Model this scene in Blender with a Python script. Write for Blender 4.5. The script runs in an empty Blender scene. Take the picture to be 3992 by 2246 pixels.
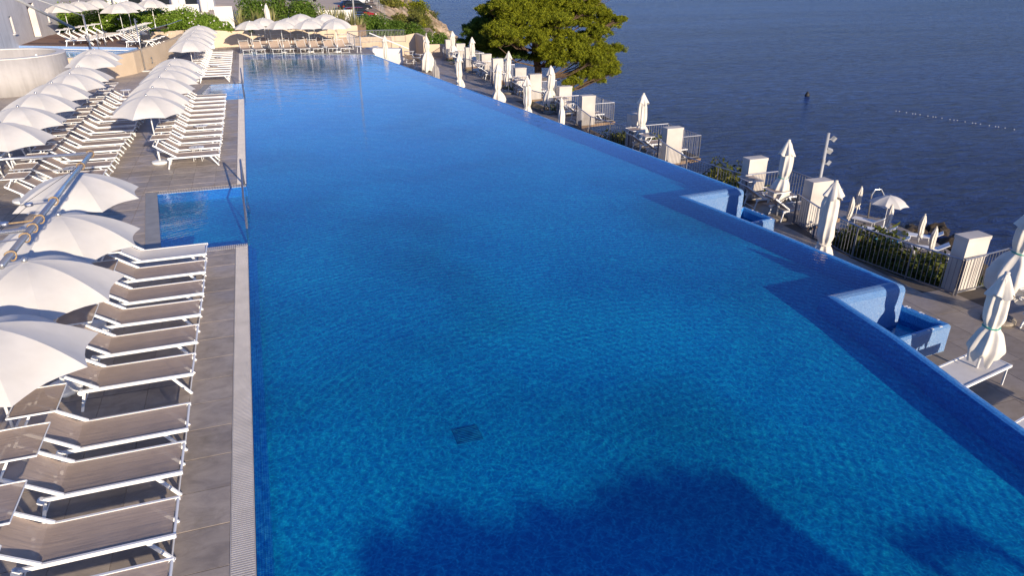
import bpy, math, random
from mathutils import Vector, Matrix, noise
R = math.radians
sc = bpy.context.scene
C = bpy.data.collections.new("place"); sc.collection.children.link(C)

# ------------------------------------------------------------------ camera, sky, sun, exposure
CAM_H = 6.2; PITCH = R(24.949); YAW = R(19.249)
cam = bpy.data.cameras.new("camera"); cam.sensor_width = 36.0; cam.lens = 36.0 * 2747 / 3992
cam.clip_start = 0.1; cam.clip_end = 20000
co = bpy.data.objects.new("camera", cam); C.objects.link(co)
co.location = (0, 0, CAM_H); co.rotation_euler = (math.pi / 2 - PITCH, 0, -YAW)
sc.camera = co
SUN_EL = R(14.5); SH = Vector((-0.21, 0.978, 0)).normalized()      # direction in which shadows fall
sun = bpy.data.lights.new("sun", 'SUN'); sun.energy = 5.0; sun.angle = R(0.53); sun.color = (1.0, 0.86, 0.68)
so = bpy.data.objects.new("sun", sun); C.objects.link(so)
ray = Vector((SH.x * math.cos(SUN_EL), SH.y * math.cos(SUN_EL), -math.sin(SUN_EL)))
so.rotation_euler = ray.to_track_quat('-Z', 'Y').to_euler(); so.location = (0, -30, 30)
w = bpy.data.worlds.new("World"); sc.world = w; w.use_nodes = True
nt = w.node_tree; bg = nt.nodes['Background']
sk = nt.nodes.new('ShaderNodeTexSky'); sk.sky_type = 'NISHITA'; sk.sun_disc = False
sk.sun_elevation = SUN_EL; sk.sun_rotation = math.atan2(-SH.x, -SH.y)
sk.air_density = 1.0; sk.dust_density = 0.0; sk.ozone_density = 6.0
tn = nt.nodes.new('ShaderNodeMix'); tn.data_type = 'RGBA'; tn.blend_type = 'MULTIPLY'; tn.inputs[0].default_value = 1.0
tn.inputs[7].default_value = (0.87, 0.79, 1.0, 1)          # the clear evening sky leans to violet-blue
nt.links.new(sk.outputs[0], tn.inputs[6]); nt.links.new(tn.outputs[2], bg.inputs[0]); bg.inputs[1].default_value = 0.14
vs = sc.view_settings; vs.view_transform = 'Standard'; vs.look = 'None'; vs.gamma = 1.0; vs.exposure = 0.45
vs.use_curve_mapping = False

# ------------------------------------------------------------------ materials
def new_mat(name):
    m = bpy.data.materials.new(name); m.use_nodes = True
    n = m.node_tree; b = n.nodes['Principled BSDF']
    return m, n, b
def N(n, t, **kw):
    x = n.nodes.new(t)
    for k, v in kw.items():
        if isinstance(k, str) and hasattr(x, k): setattr(x, k, v)
    return x
def math_node(n, op, a, b=None, clamp=False):
    x = n.nodes.new('ShaderNodeMath'); x.operation = op; x.use_clamp = clamp
    for i, v in enumerate((a, b)):
        if v is None: continue
        if hasattr(v, 'is_linked') or hasattr(v, 'links'): n.links.new(v, x.inputs[i])
        else: x.inputs[i].default_value = v
    return x.outputs[0]
def ramp(n, fac, stops):
    x = n.nodes.new('ShaderNodeValToRGB'); e = x.color_ramp.elements
    while len(e) > 1: e.remove(e[-1])
    e[0].position = stops[0][0]; e[0].color = (*stops[0][1], 1)
    for p, c in stops[1:]:
        q = e.new(p); q.color = (*c, 1)
    n.links.new(fac, x.inputs[0]); return x.outputs[0]
def noise_node(n, vec, scale, detail=3, rough=0.55, dist=0.0):
    x = n.nodes.new('ShaderNodeTexNoise'); x.inputs['Scale'].default_value = scale
    x.inputs['Detail'].default_value = detail; x.inputs['Roughness'].default_value = rough
    x.inputs['Distortion'].default_value = dist
    if vec is not None: n.links.new(vec, x.inputs['Vector'])
    return x.outputs[0]
def coords(n, kind='Object'):
    return n.nodes.new('ShaderNodeTexCoord').outputs[kind]
def worldpos(n):
    return n.nodes.new('ShaderNodeNewGeometry').outputs['Position']
def mixc(n, fac, a, b, mode='MIX'):
    x = n.nodes.new('ShaderNodeMix'); x.data_type = 'RGBA'; x.blend_type = mode
    for i, v in ((0, fac), (6, a), (7, b)):
        if hasattr(v, 'links'): n.links.new(v, x.inputs[i])
        elif i == 0: x.inputs[0].default_value = v
        else: x.inputs[i].default_value = (*v, 1)
    return x.outputs[2]
def bump(n, b, h, strength=0.3, dist=0.01):
    x = n.nodes.new('ShaderNodeBump'); x.inputs['Strength'].default_value = strength
    x.inputs['Distance'].default_value = dist
    n.links.new(h, x.inputs['Height']); n.links.new(x.outputs[0], b.inputs['Normal']); return x
def simple(name, c0, c1=None, scale=4, rough=0.6, metal=0.0, bstr=0.0, bscale=60, detail=4, spec=0.5, rnd=0.0):
    m, n, b = new_mat(name); c1 = c1 or tuple(v * 0.8 for v in c0)
    v = worldpos(n)
    f = noise_node(n, v, scale, detail)
    col = ramp(n, f, [(0.32, c1), (0.68, c0)])
    if rnd:
        oi = n.nodes.new('ShaderNodeObjectInfo')
        k = math_node(n, 'MULTIPLY_ADD', oi.outputs['Random'], rnd); k.node.inputs[2].default_value = 1 - rnd / 2
        hs = n.nodes.new('ShaderNodeHueSaturation'); n.links.new(col, hs.inputs['Color']); n.links.new(k, hs.inputs['Value']); col = hs.outputs[0]
    n.links.new(col, b.inputs['Base Color']); b.inputs['Roughness'].default_value = rough
    b.inputs['Metallic'].default_value = metal; b.inputs['Specular IOR Level'].default_value = spec
    if bstr: bump(n, b, noise_node(n, v, bscale, 4), bstr, 0.01)
    return m
M = {}
M['white'] = simple('white_powder_coat', (.80, .79, .76), (.74, .73, .70), 9, .35)
M['white_cloth'] = simple('white_cloth', (.72, .66, .56), (.58, .53, .45), 3, .85, bstr=.25, bscale=30)
M['old_cloth'] = simple('greyed_cloth', (.34, .31, .28), (.26, .24, .22), 6, .9, bstr=.3, bscale=40)
M['chrome'] = simple('polished_steel', (.60, .58, .56), (.50, .49, .47), 5, .26, .8)
M['steel'] = simple('brushed_steel', (.42, .42, .45), (.34, .34, .37), 12, .38, .85)
M['rail'] = simple('galvanised_rail', (.30, .30, .33), (.22, .22, .25), 15, .42, .7)
M['rope'] = simple('tan_rope', (.42, .29, .15), (.25, .16, .08), 60, .8, bstr=.5, bscale=120)
M['dark'] = simple('dark_rubber', (.02, .02, .02), None, 5, .6)
M['render_white'] = simple('white_render', (.74, .71, .66), (.62, .59, .55), 1.2, .85, bstr=.25, bscale=25, rnd=.06)
M['beige'] = simple('beige_stucco', (.63, .50, .36), (.54, .42, .29), .8, .9, bstr=.3, bscale=30)
M['pillar'] = simple('pale_stone_render', (.60, .54, .47), (.43, .385, .335), 1.1, .85, bstr=.5, bscale=22, rnd=.07)
M['stone_base'] = simple('pebbled_concrete', (.36, .31, .24), (.17, .14, .11), 28, .85, bstr=.9, bscale=40)
M['bark'] = simple('pine_bark', (.17, .105, .06), (.06, .04, .028), 9, .95, bstr=.9, bscale=14)
M['teal_tie'] = simple('teal_tie', (.05, .33, .26), None, 20, .8)
M['towel'] = simple('white_sling', (.72, .67, .60), (.66, .61, .54), 5, .8)
M['blue_cloth'] = simple('turquoise_cloth', (.10, .45, .50), None, 5, .9)
M['red_flower'] = simple('red_flower', (.45, .03, .04), (.3, .02, .03), 9, .8)
M['asphalt'] = simple('car_park_asphalt', (.58, .47, .36), (.48, .39, .30), .5, .95, bstr=.3)
M['car_glass'] = simple('car_glass', (.02, .025, .03), None, 3, .05)
M['car_white'] = simple('car_white', (.75, .75, .75), None, 3, .25)
M['car_black'] = simple('car_black', (.018, .02, .022), None, 3, .15)
M['car_red'] = simple('car_red', (.30, .015, .02), None, 3, .2)
M['car_navy'] = simple('car_navy', (.015, .02, .06), None, 3, .18)
M['car_grey'] = simple('car_grey', (.10, .10, .11), None, 3, .2)
M['tail'] = simple('tail_light', (.55, .01, .01), None, 3, .2)
M['trim'] = simple('grey_trim', (.38, .38, .38), None, 5, .5)
M['soil'] = simple('dry_soil', (.30, .20, .12), (.18, .12, .075), 1.5, .95, bstr=.8, bscale=8)
M['grey_coping'] = simple('grey_coping', (.36, .345, .32), (.28, .27, .25), 3, .6, bstr=.15, bscale=80)
M['grate'] = simple('grate_plastic', (.66, .60, .53), (.55, .50, .44), 3, .5)
M['drain_blue'] = simple('drain_plastic', (.06, .30, .50), None, 8, .6)
M['drain_dark'] = simple('drain_slots', (.05, .26, .44), None, 8, .6)
M['decal'] = simple('grey_paint', (.25, .27, .28), None, 5, .7)

# umbrella canvas: lets a little sun through
def canvas():
    m, n, b = new_mat('parasol_canvas')
    v = worldpos(n); f = noise_node(n, v, 2.2, 3)
    col = ramp(n, f, [(.3, (.72, .68, .61)), (.7, (.80, .76, .69))]); n.links.new(col, b.inputs['Base Color'])
    b.inputs['Roughness'].default_value = .85; b.inputs['Sheen Weight'].default_value = .15
    bump(n, b, noise_node(n, v, 3.5, 2), .25, .03)
    tr = n.nodes.new('ShaderNodeBsdfTranslucent'); tr.inputs[0].default_value = (.75, .66, .52, 1)
    mx = n.nodes.new('ShaderNodeMixShader'); mx.inputs[0].default_value = .22
    out = n.nodes['Material Output']
    n.links.new(b.outputs[0], mx.inputs[1]); n.links.new(tr.outputs[0], mx.inputs[2]); n.links.new(mx.outputs[0], out.inputs[0])
    return m
M['canvas'] = canvas()
# woven mesh sling fabric (taupe), a little see-through
def sling():
    m, n, b = new_mat('taupe_mesh_sling')
    v = coords(n); wv = n.nodes.new('ShaderNodeTexChecker'); wv.inputs['Scale'].default_value = 260
    n.links.new(v, wv.inputs['Vector'])
    f = noise_node(n, v, 3.0, 4); oi = n.nodes.new('ShaderNodeObjectInfo')
    c = ramp(n, f, [(.3, (.40, .305, .238)), (.7, (.47, .36, .282))])
    c = mixc(n, math_node(n, 'MULTIPLY', wv.outputs[1], .22), c, (.12, .085, .06))
    hs = n.nodes.new('ShaderNodeHueSaturation'); n.links.new(c, hs.inputs['Color'])
    k = math_node(n, 'MULTIPLY_ADD', oi.outputs['Random'], .14); k.node.inputs[2].default_value = .95
    n.links.new(k, hs.inputs['Value']); n.links.new(hs.outputs[0], b.inputs['Base Color'])
    b.inputs['Roughness'].default_value = .7
    mp = n.nodes.new('ShaderNodeMapping'); mp.inputs['Scale'].default_value = (1, 9, 1); n.links.new(v, mp.inputs[0])
    bump(n, b, noise_node(n, mp.outputs[0], 1.6, 2), .35, .02)
    tp = n.nodes.new('ShaderNodeBsdfTransparent'); mx = n.nodes.new('ShaderNodeMixShader'); mx.inputs[0].default_value = .12
    n.links.new(b.outputs[0], mx.inputs[1]); n.links.new(tp.outputs[0], mx.inputs[2])
    n.links.new(mx.outputs[0], n.nodes['Material Output'].inputs[0]); return m
M['sling'] = sling()
# slate deck tiles: grey-brown, slightly damp sheen, veins and water marks
def slate(name, a, bcol, grid=None):
    m, n, b = new_mat(name); v = worldpos(n)
    mp = n.nodes.new('ShaderNodeMapping'); mp.inputs['Scale'].default_value = (1, 1.8, 1); mp.inputs['Rotation'].default_value = (0, 0, .6)
    n.links.new(v, mp.inputs[0])
    oi = n.nodes.new('ShaderNodeObjectInfo')
    f = noise_node(n, mp.outputs[0], 2.6, 8, .65, .8)
    c = ramp(n, f, [(.33, a), (.52, tuple((x + y) / 2 for x, y in zip(a, bcol))), (.75, bcol)])
    st = noise_node(n, v, 1.1, 5, .7)
    c = mixc(n, ramp(n, st, [(.55, (0, 0, 0)), (.72, (.5, .5, .5))]), c, (.20, .16, .10))
    hs = n.nodes.new('ShaderNodeHueSaturation'); n.links.new(c, hs.inputs['Color'])
    k = math_node(n, 'MULTIPLY_ADD', oi.outputs['Random'], .26); k.node.inputs[2].default_value = .87
    n.links.new(k, hs.inputs['Value']); c = hs.outputs[0]
    if grid:
        br = n.nodes.new('ShaderNodeTexBrick'); br.offset = 0; br.inputs['Scale'].default_value = 1
        br.inputs['Brick Width'].default_value = grid[0]; br.inputs['Row Height'].default_value = grid[1]
        br.inputs['Mortar Size'].default_value = .012; br.inputs['Color1'].default_value = (1, 1, 1, 1)
        br.inputs['Color2'].default_value = (.86, .86, .86, 1); br.inputs['Mortar'].default_value = (.25, .23, .2, 1)
        n.links.new(v, br.inputs['Vector']); c = mixc(n, 1.0, c, br.outputs[0], 'MULTIPLY')
    n.links.new(c, b.inputs['Base Color'])
    rg = ramp(n, noise_node(n, v, .9, 3), [(.4, (.42, .42, .42)), (.62, (.7, .7, .7))])
    n.links.new(rg, b.inputs['Roughness']); b.inputs['Specular IOR Level'].default_value = .4
    bump(n, b, noise_node(n, mp.outputs[0], 12, 8, .7), .25, .01); return m
M['slate'] = slate('slate_tile', (.29, .24, .195), (.47, .39, .31))
M['slate_far'] = slate('slate_paving', (.26, .22, .18), (.40, .34, .28), (.645, .71))
M['sand_tile'] = slate('sandy_paving_tile', (.25, .205, .165), (.34, .285, .235))
M['sand_far'] = slate('sandy_paving', (.25, .205, .165), (.33, .28, .23), (.75, 1.06))
M['grout'] = simple('tile_grout', (.52, .40, .27), (.30, .23, .16), 4, .9)
M['grout_dark'] = simple('dark_grout', (.10, .08, .06), None, 8, .9)
# glass mosaic: small squares in mixed blues; grid from the UV (metres)
def mosaic(name, cols, size=.025, use_uv=False, groutc=(.25, .38, .52), rough=.25, gw=.08):
    m, n, b = new_mat(name)
    v = coords(n, 'UV') if use_uv else worldpos(n)
    sx = n.nodes.new('ShaderNodeVectorMath'); sx.operation = 'SCALE'; n.links.new(v, sx.inputs[0]); sx.inputs['Scale'].default_value = 1 / size
    fl = n.nodes.new('ShaderNodeVectorMath'); fl.operation = 'FLOOR'; n.links.new(sx.outputs[0], fl.inputs[0])
    wn = n.nodes.new('ShaderNodeTexWhiteNoise'); n.links.new(fl.outputs[0], wn.inputs['Vector'])
    c = ramp(n, wn.outputs['Value'], cols)
    big = noise_node(n, worldpos(n), .35, 4); c = mixc(n, ramp(n, big, [(.35, (0, 0, 0)), (.7, (.25, .25, .25))]), c, tuple(x * .6 for x in cols[0][1]))
    fr = n.nodes.new('ShaderNodeVectorMath'); fr.operation = 'FRACTION'; n.links.new(sx.outputs[0], fr.inputs[0])
    sp = n.nodes.new('ShaderNodeSeparateXYZ'); n.links.new(fr.outputs[0], sp.inputs[0])
    g = math_node(n, 'MINIMUM', sp.outputs[0], sp.outputs[1]); g = math_node(n, 'LESS_THAN', g, gw)
    c = mixc(n, g, c, groutc)
    n.links.new(c, b.inputs['Base Color']); b.inputs['Roughness'].default_value = rough
    b.inputs['Specular IOR Level'].default_value = .5
    if use_uv:
        h = math_node(n, 'SUBTRACT', 1.0, g); bump(n, b, h, .5, .004)
    return m
BL = [(0, (.004, .36, .60)), (.35, (.008, .46, .68)), (.7, (.015, .53, .73)), (1, (.06, .68, .82))]
M['mosaic_floor'] = mosaic('pool_floor_mosaic', BL, .028, False, (.02, .20, .50), .6, .04)
BW = [(0, (.012, .17, .48)), (.5, (.020, .22, .57)), (1, (.05, .32, .68))]
M['mosaic_wall'] = mosaic('pool_wall_mosaic', BW, .026, True, (.16, .30, .55), .22, .10)
BP = [(0, (.03, .13, .34)), (.5, (.045, .17, .40)), (1, (.08, .22, .45))]
M['mosaic_pale'] = mosaic('pale_blue_mosaic', BP, .026, True, (.30, .36, .42), .3, .14)

M['mosaic_ledge'] = mosaic('ledge_mosaic', [(0, (.02, .18, .50)), (1, (.05, .28, .62))], .03, False, (.30, .45, .66), .3, .16)
# pool water: mirror by Fresnel over a clear tinted sheet; focused light of the ripples is painted into the tint
def water():
    m = bpy.data.materials.new('pool_water'); m.use_nodes = True; n = m.node_tree
    for x in list(n.nodes): n.nodes.remove(x)
    out = n.nodes.new('ShaderNodeOutputMaterial'); p = worldpos(n)
    # wave trains: rings round two points plus small random chop
    hs = []
    for cx, cy, sc_, amp, ds in ((2.6, 8.2, 4.0, .50, .9), (5.6, 4.2, 3.2, .50, 1.1), (4.0, 20.0, 3.6, .35, 1.6)):
        mp = n.nodes.new('ShaderNodeMapping'); mp.inputs['Location'].default_value = (-cx, -cy, 0); n.links.new(p, mp.inputs[0])
        wv = n.nodes.new('ShaderNodeTexWave'); wv.wave_type = 'RINGS'; wv.rings_direction = 'Z'; wv.inputs['Scale'].default_value = sc_ * .55
        wv.inputs['Distortion'].default_value = ds * 2.4; wv.inputs['Detail'].default_value = 3; wv.inputs['Detail Scale'].default_value = .7
        n.links.new(mp.outputs[0], wv.inputs['Vector']); hs.append(math_node(n, 'MULTIPLY', wv.outputs['Fac'], amp))
    n1 = noise_node(n, p, 7.0, 3, .55, .6); n2 = noise_node(n, p, 2.2, 2)
    h = math_node(n, 'ADD', math_node(n, 'ADD', hs[0], hs[1]), hs[2])
    h = math_node(n, 'ADD', h, math_node(n, 'MULTIPLY', n1, .9)); h = math_node(n, 'ADD', h, math_node(n, 'MULTIPLY', n2, .6))
    bp = n.nodes.new('ShaderNodeBump'); bp.inputs['Strength'].default_value = 1.0; bp.inputs['Distance'].default_value = .0017
    n.links.new(h, bp.inputs['Height'])
    ge = n.nodes.new('ShaderNodeNewGeometry'); dt = n.nodes.new('ShaderNodeVectorMath'); dt.operation = 'DOT_PRODUCT'
    n.links.new(ge.outputs['Incoming'], dt.inputs[0]); n.links.new(bp.outputs[0], dt.inputs[1])
    cs = math_node(n, 'ABSOLUTE', dt.outputs['Value']); inv = math_node(n, 'SUBTRACT', 1.0, cs, True)
    fres = math_node(n, 'MULTIPLY_ADD', math_node(n, 'POWER', inv, 5.0), .98); fres.node.inputs[2].default_value = .02      # the same from above and below
    gl = n.nodes.new('ShaderNodeBsdfGlossy'); gl.inputs['Roughness'].default_value = .03; gl.inputs['Color'].default_value = (1, 1, 1, 1)
    n.links.new(bp.outputs[0], gl.inputs['Normal'])
    # painted caustics: bright thin lines along warped cell edges, put into the tint
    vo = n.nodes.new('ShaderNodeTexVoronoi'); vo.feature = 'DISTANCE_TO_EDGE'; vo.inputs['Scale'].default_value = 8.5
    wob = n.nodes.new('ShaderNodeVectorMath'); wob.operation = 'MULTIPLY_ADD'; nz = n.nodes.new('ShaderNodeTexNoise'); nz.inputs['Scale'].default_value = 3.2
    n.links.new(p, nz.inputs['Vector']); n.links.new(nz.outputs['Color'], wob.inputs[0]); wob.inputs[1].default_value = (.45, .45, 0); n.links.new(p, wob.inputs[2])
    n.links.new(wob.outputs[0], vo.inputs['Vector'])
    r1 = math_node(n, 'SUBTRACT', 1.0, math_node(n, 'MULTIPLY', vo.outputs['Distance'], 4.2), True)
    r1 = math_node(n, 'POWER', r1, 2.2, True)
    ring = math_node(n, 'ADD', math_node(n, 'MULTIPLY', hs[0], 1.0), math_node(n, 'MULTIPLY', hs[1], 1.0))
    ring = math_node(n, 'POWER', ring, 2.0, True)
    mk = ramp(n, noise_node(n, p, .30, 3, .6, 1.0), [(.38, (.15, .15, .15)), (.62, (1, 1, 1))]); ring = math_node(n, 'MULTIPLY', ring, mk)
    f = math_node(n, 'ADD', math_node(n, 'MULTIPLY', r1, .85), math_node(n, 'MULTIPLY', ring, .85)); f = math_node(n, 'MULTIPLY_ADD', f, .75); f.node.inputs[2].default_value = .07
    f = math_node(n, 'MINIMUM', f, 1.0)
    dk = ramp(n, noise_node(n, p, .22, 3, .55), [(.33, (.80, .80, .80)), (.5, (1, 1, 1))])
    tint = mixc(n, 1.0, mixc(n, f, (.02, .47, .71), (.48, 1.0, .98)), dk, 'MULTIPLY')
    tp = n.nodes.new('ShaderNodeBsdfTransparent'); n.links.new(tint, tp.inputs[0])
    mx = n.nodes.new('ShaderNodeMixShader'); n.links.new(fres, mx.inputs[0])
    n.links.new(tp.outputs[0], mx.inputs[1]); n.links.new(gl.outputs[0], mx.inputs[2]); n.links.new(mx.outputs[0], out.inputs[0])
    return m
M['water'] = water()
def sea():
    m, n, b = new_mat('sea_water'); p = worldpos(n)
    fm = n.nodes.new('ShaderNodeMapping'); fm.inputs['Rotation'].default_value = (0, 0, R(20)); fm.inputs['Scale'].default_value = (.25, 1.0, 1); n.links.new(p, fm.inputs[0])
    far = noise_node(n, fm.outputs[0], .022, 5, .6, .6)
    c = ramp(n, far, [(.35, (.010, .034, .17)), (.65, (.020, .062, .26))])
    b.inputs['Roughness'].default_value = .20; b.inputs['IOR'].default_value = 1.33; b.inputs['Specular IOR Level'].default_value = .04
    mp = n.nodes.new('ShaderNodeMapping'); mp.inputs['Rotation'].default_value = (0, 0, R(-28)); mp.inputs['Scale'].default_value = (.42, 1.0, 1)
    n.links.new(p, mp.inputs[0])
    h = math_node(n, 'ADD', math_node(n, 'MULTIPLY', noise_node(n, mp.outputs[0], .95, 5, .66, .5), 1.3), math_node(n, 'MULTIPLY', noise_node(n, mp.outputs[0], 3.0, 5, .65), .42))
    h = math_node(n, 'ADD', h, math_node(n, 'MULTIPLY', noise_node(n, mp.outputs[0], .09, 3), 2.2))
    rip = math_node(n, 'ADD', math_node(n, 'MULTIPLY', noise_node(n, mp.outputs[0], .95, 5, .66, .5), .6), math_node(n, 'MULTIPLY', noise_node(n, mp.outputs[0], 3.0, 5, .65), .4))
    c = mixc(n, ramp(n, rip, [(.40, (0, 0, 0)), (.60, (1, 1, 1))]), mixc(n, 1.0, c, (.35, .42, .50), 'MULTIPLY'), mixc(n, 1.0, c, (1.7, 1.6, 1.35), 'MULTIPLY'))     # bright and dark wave facets painted into the base colour
    n.links.new(c, b.inputs['Base Color'])
    bump(n, b, h, 1.0, 2.4); return m
M['sea'] = sea()
def terrain_mat():
    m, n, b = new_mat('rocky_shore'); v = worldpos(n)
    f = noise_node(n, v, .8, 9, .68)
    rock = ramp(n, f, [(.3, (.14, .085, .05)), (.5, (.36, .26, .17)), (.7, (.54, .42, .31))])
    sp = n.nodes.new('ShaderNodeSeparateXYZ'); n.links.new(v, sp.inputs[0])
    wet = math_node(n, 'LESS_THAN', sp.outputs[2], -9.75)
    scrub = noise_node(n, v, .35, 5)
    c = mixc(n, ramp(n, scrub, [(.5, (0, 0, 0)), (.6, (.8, .8, .8))]), rock, (.075, .075, .03))
    c = mixc(n, wet, c, (.05, .035, .02)); n.links.new(c, b.inputs['Base Color']); b.inputs['Roughness'].default_value = .92
    bump(n, b, f, 1.0, .4); return m
M['terrain'] = terrain_mat()
def foliage_mat(name, dark, light, trans=.25, dead=None):
    m, n, b = new_mat(name); v = worldpos(n); f = noise_node(n, v, 1.6, 5, .6)
    at = n.nodes.new('ShaderNodeAttribute'); at.attribute_name = 'shade'
    k = math_node(n, 'ADD', math_node(n, 'MULTIPLY', f, .5), math_node(n, 'MULTIPLY', at.outputs['Fac'], .5))
    st = [(.22, dark), (.72, light)]
    if dead: st = [(.16, dead), (.24, dark), (.72, light)]
    c = ramp(n, k, st); n.links.new(c, b.inputs['Base Color']); b.inputs['Roughness'].default_value = .6
    b.inputs['Specular IOR Level'].default_value = .08
    tr = n.nodes.new('ShaderNodeBsdfTranslucent'); n.links.new(c, tr.inputs[0])
    mx = n.nodes.new('ShaderNodeMixShader'); mx.inputs[0].default_value = trans
    n.links.new(b.outputs[0], mx.inputs[1]); n.links.new(tr.outputs[0], mx.inputs[2]); n.links.new(mx.outputs[0], n.nodes['Material Output'].inputs[0])
    return m
M['pine'] = foliage_mat('pine_needles', (.040, .065, .008), (.29, .30, .018), .2, (.16, .07, .03))
M['pine2'] = foliage_mat('shaded_pine_needles', (.045, .08, .014), (.13, .19, .026), .2)
M['leaf'] = foliage_mat('hedge_leaves', (.035, .08, .012), (.15, .23, .035), .25)
M['ivy'] = foliage_mat('climber_leaves', (.06, .13, .012), (.24, .34, .05), .25)
M['yucca'] = foliage_mat('striped_sword_leaves', (.16, .17, .05), (.46, .42, .18), .2)
M['scrub'] = foliage_mat('coastal_scrub', (.05, .065, .018), (.23, .22, .045), .2, (.17, .09, .05))
M['juniper'] = foliage_mat('juniper_leaves', (.035, .05, .012), (.12, .13, .03), .2, (.14, .06, .03))
def concrete(g=1.0):
    m, n, b = new_mat('board_marked_concrete'); v = worldpos(n)
    f = noise_node(n, v, .6, 7, .62, .5)
    mp = n.nodes.new('ShaderNodeMapping'); mp.inputs['Scale'].default_value = (3, 3, .25); n.links.new(v, mp.inputs[0])
    s = noise_node(n, mp.outputs[0], 1.4, 5, .6)
    k = math_node(n, 'ADD', math_node(n, 'MULTIPLY', f, .55), math_node(n, 'MULTIPLY', s, .45))
    n.links.new(ramp(n, k, [(p_, tuple(v_ * g for v_ in c_)) for p_, c_ in ((.32, (.30, .28, .265)), (.5, (.40, .375, .355)), (.7, (.47, .44, .42)))]), b.inputs['Base Color']); b.inputs['Roughness'].default_value = .9
    bump(n, b, f, .4, .02); return m
M['concrete'] = concrete(); M['concrete_pale'] = concrete(1.6)
def glass_mat():
    m = bpy.data.materials.new('green_glass'); m.use_nodes = True; n = m.node_tree
    for x in list(n.nodes): n.nodes.remove(x)
    out = n.nodes.new('ShaderNodeOutputMaterial'); fr = n.nodes.new('ShaderNodeFresnel'); fr.inputs[0].default_value = 1.5
    gl = n.nodes.new('ShaderNodeBsdfGlossy'); gl.inputs['Roughness'].default_value = .02
    tp = n.nodes.new('ShaderNodeBsdfTransparent')
    nz = noise_node(n, worldpos(n), 2, 2); n.links.new(ramp(n, nz, [(0, (.62, .88, .76)), (1, (.70, .92, .82))]), tp.inputs[0])
    mx = n.nodes.new('ShaderNodeMixShader'); n.links.new(fr.outputs[0], mx.inputs[0]); n.links.new(tp.outputs[0], mx.inputs[1]); n.links.new(gl.outputs[0], mx.inputs[2])
    n.links.new(mx.outputs[0], out.inputs[0]); return m
M['glass'] = glass_mat()

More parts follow.
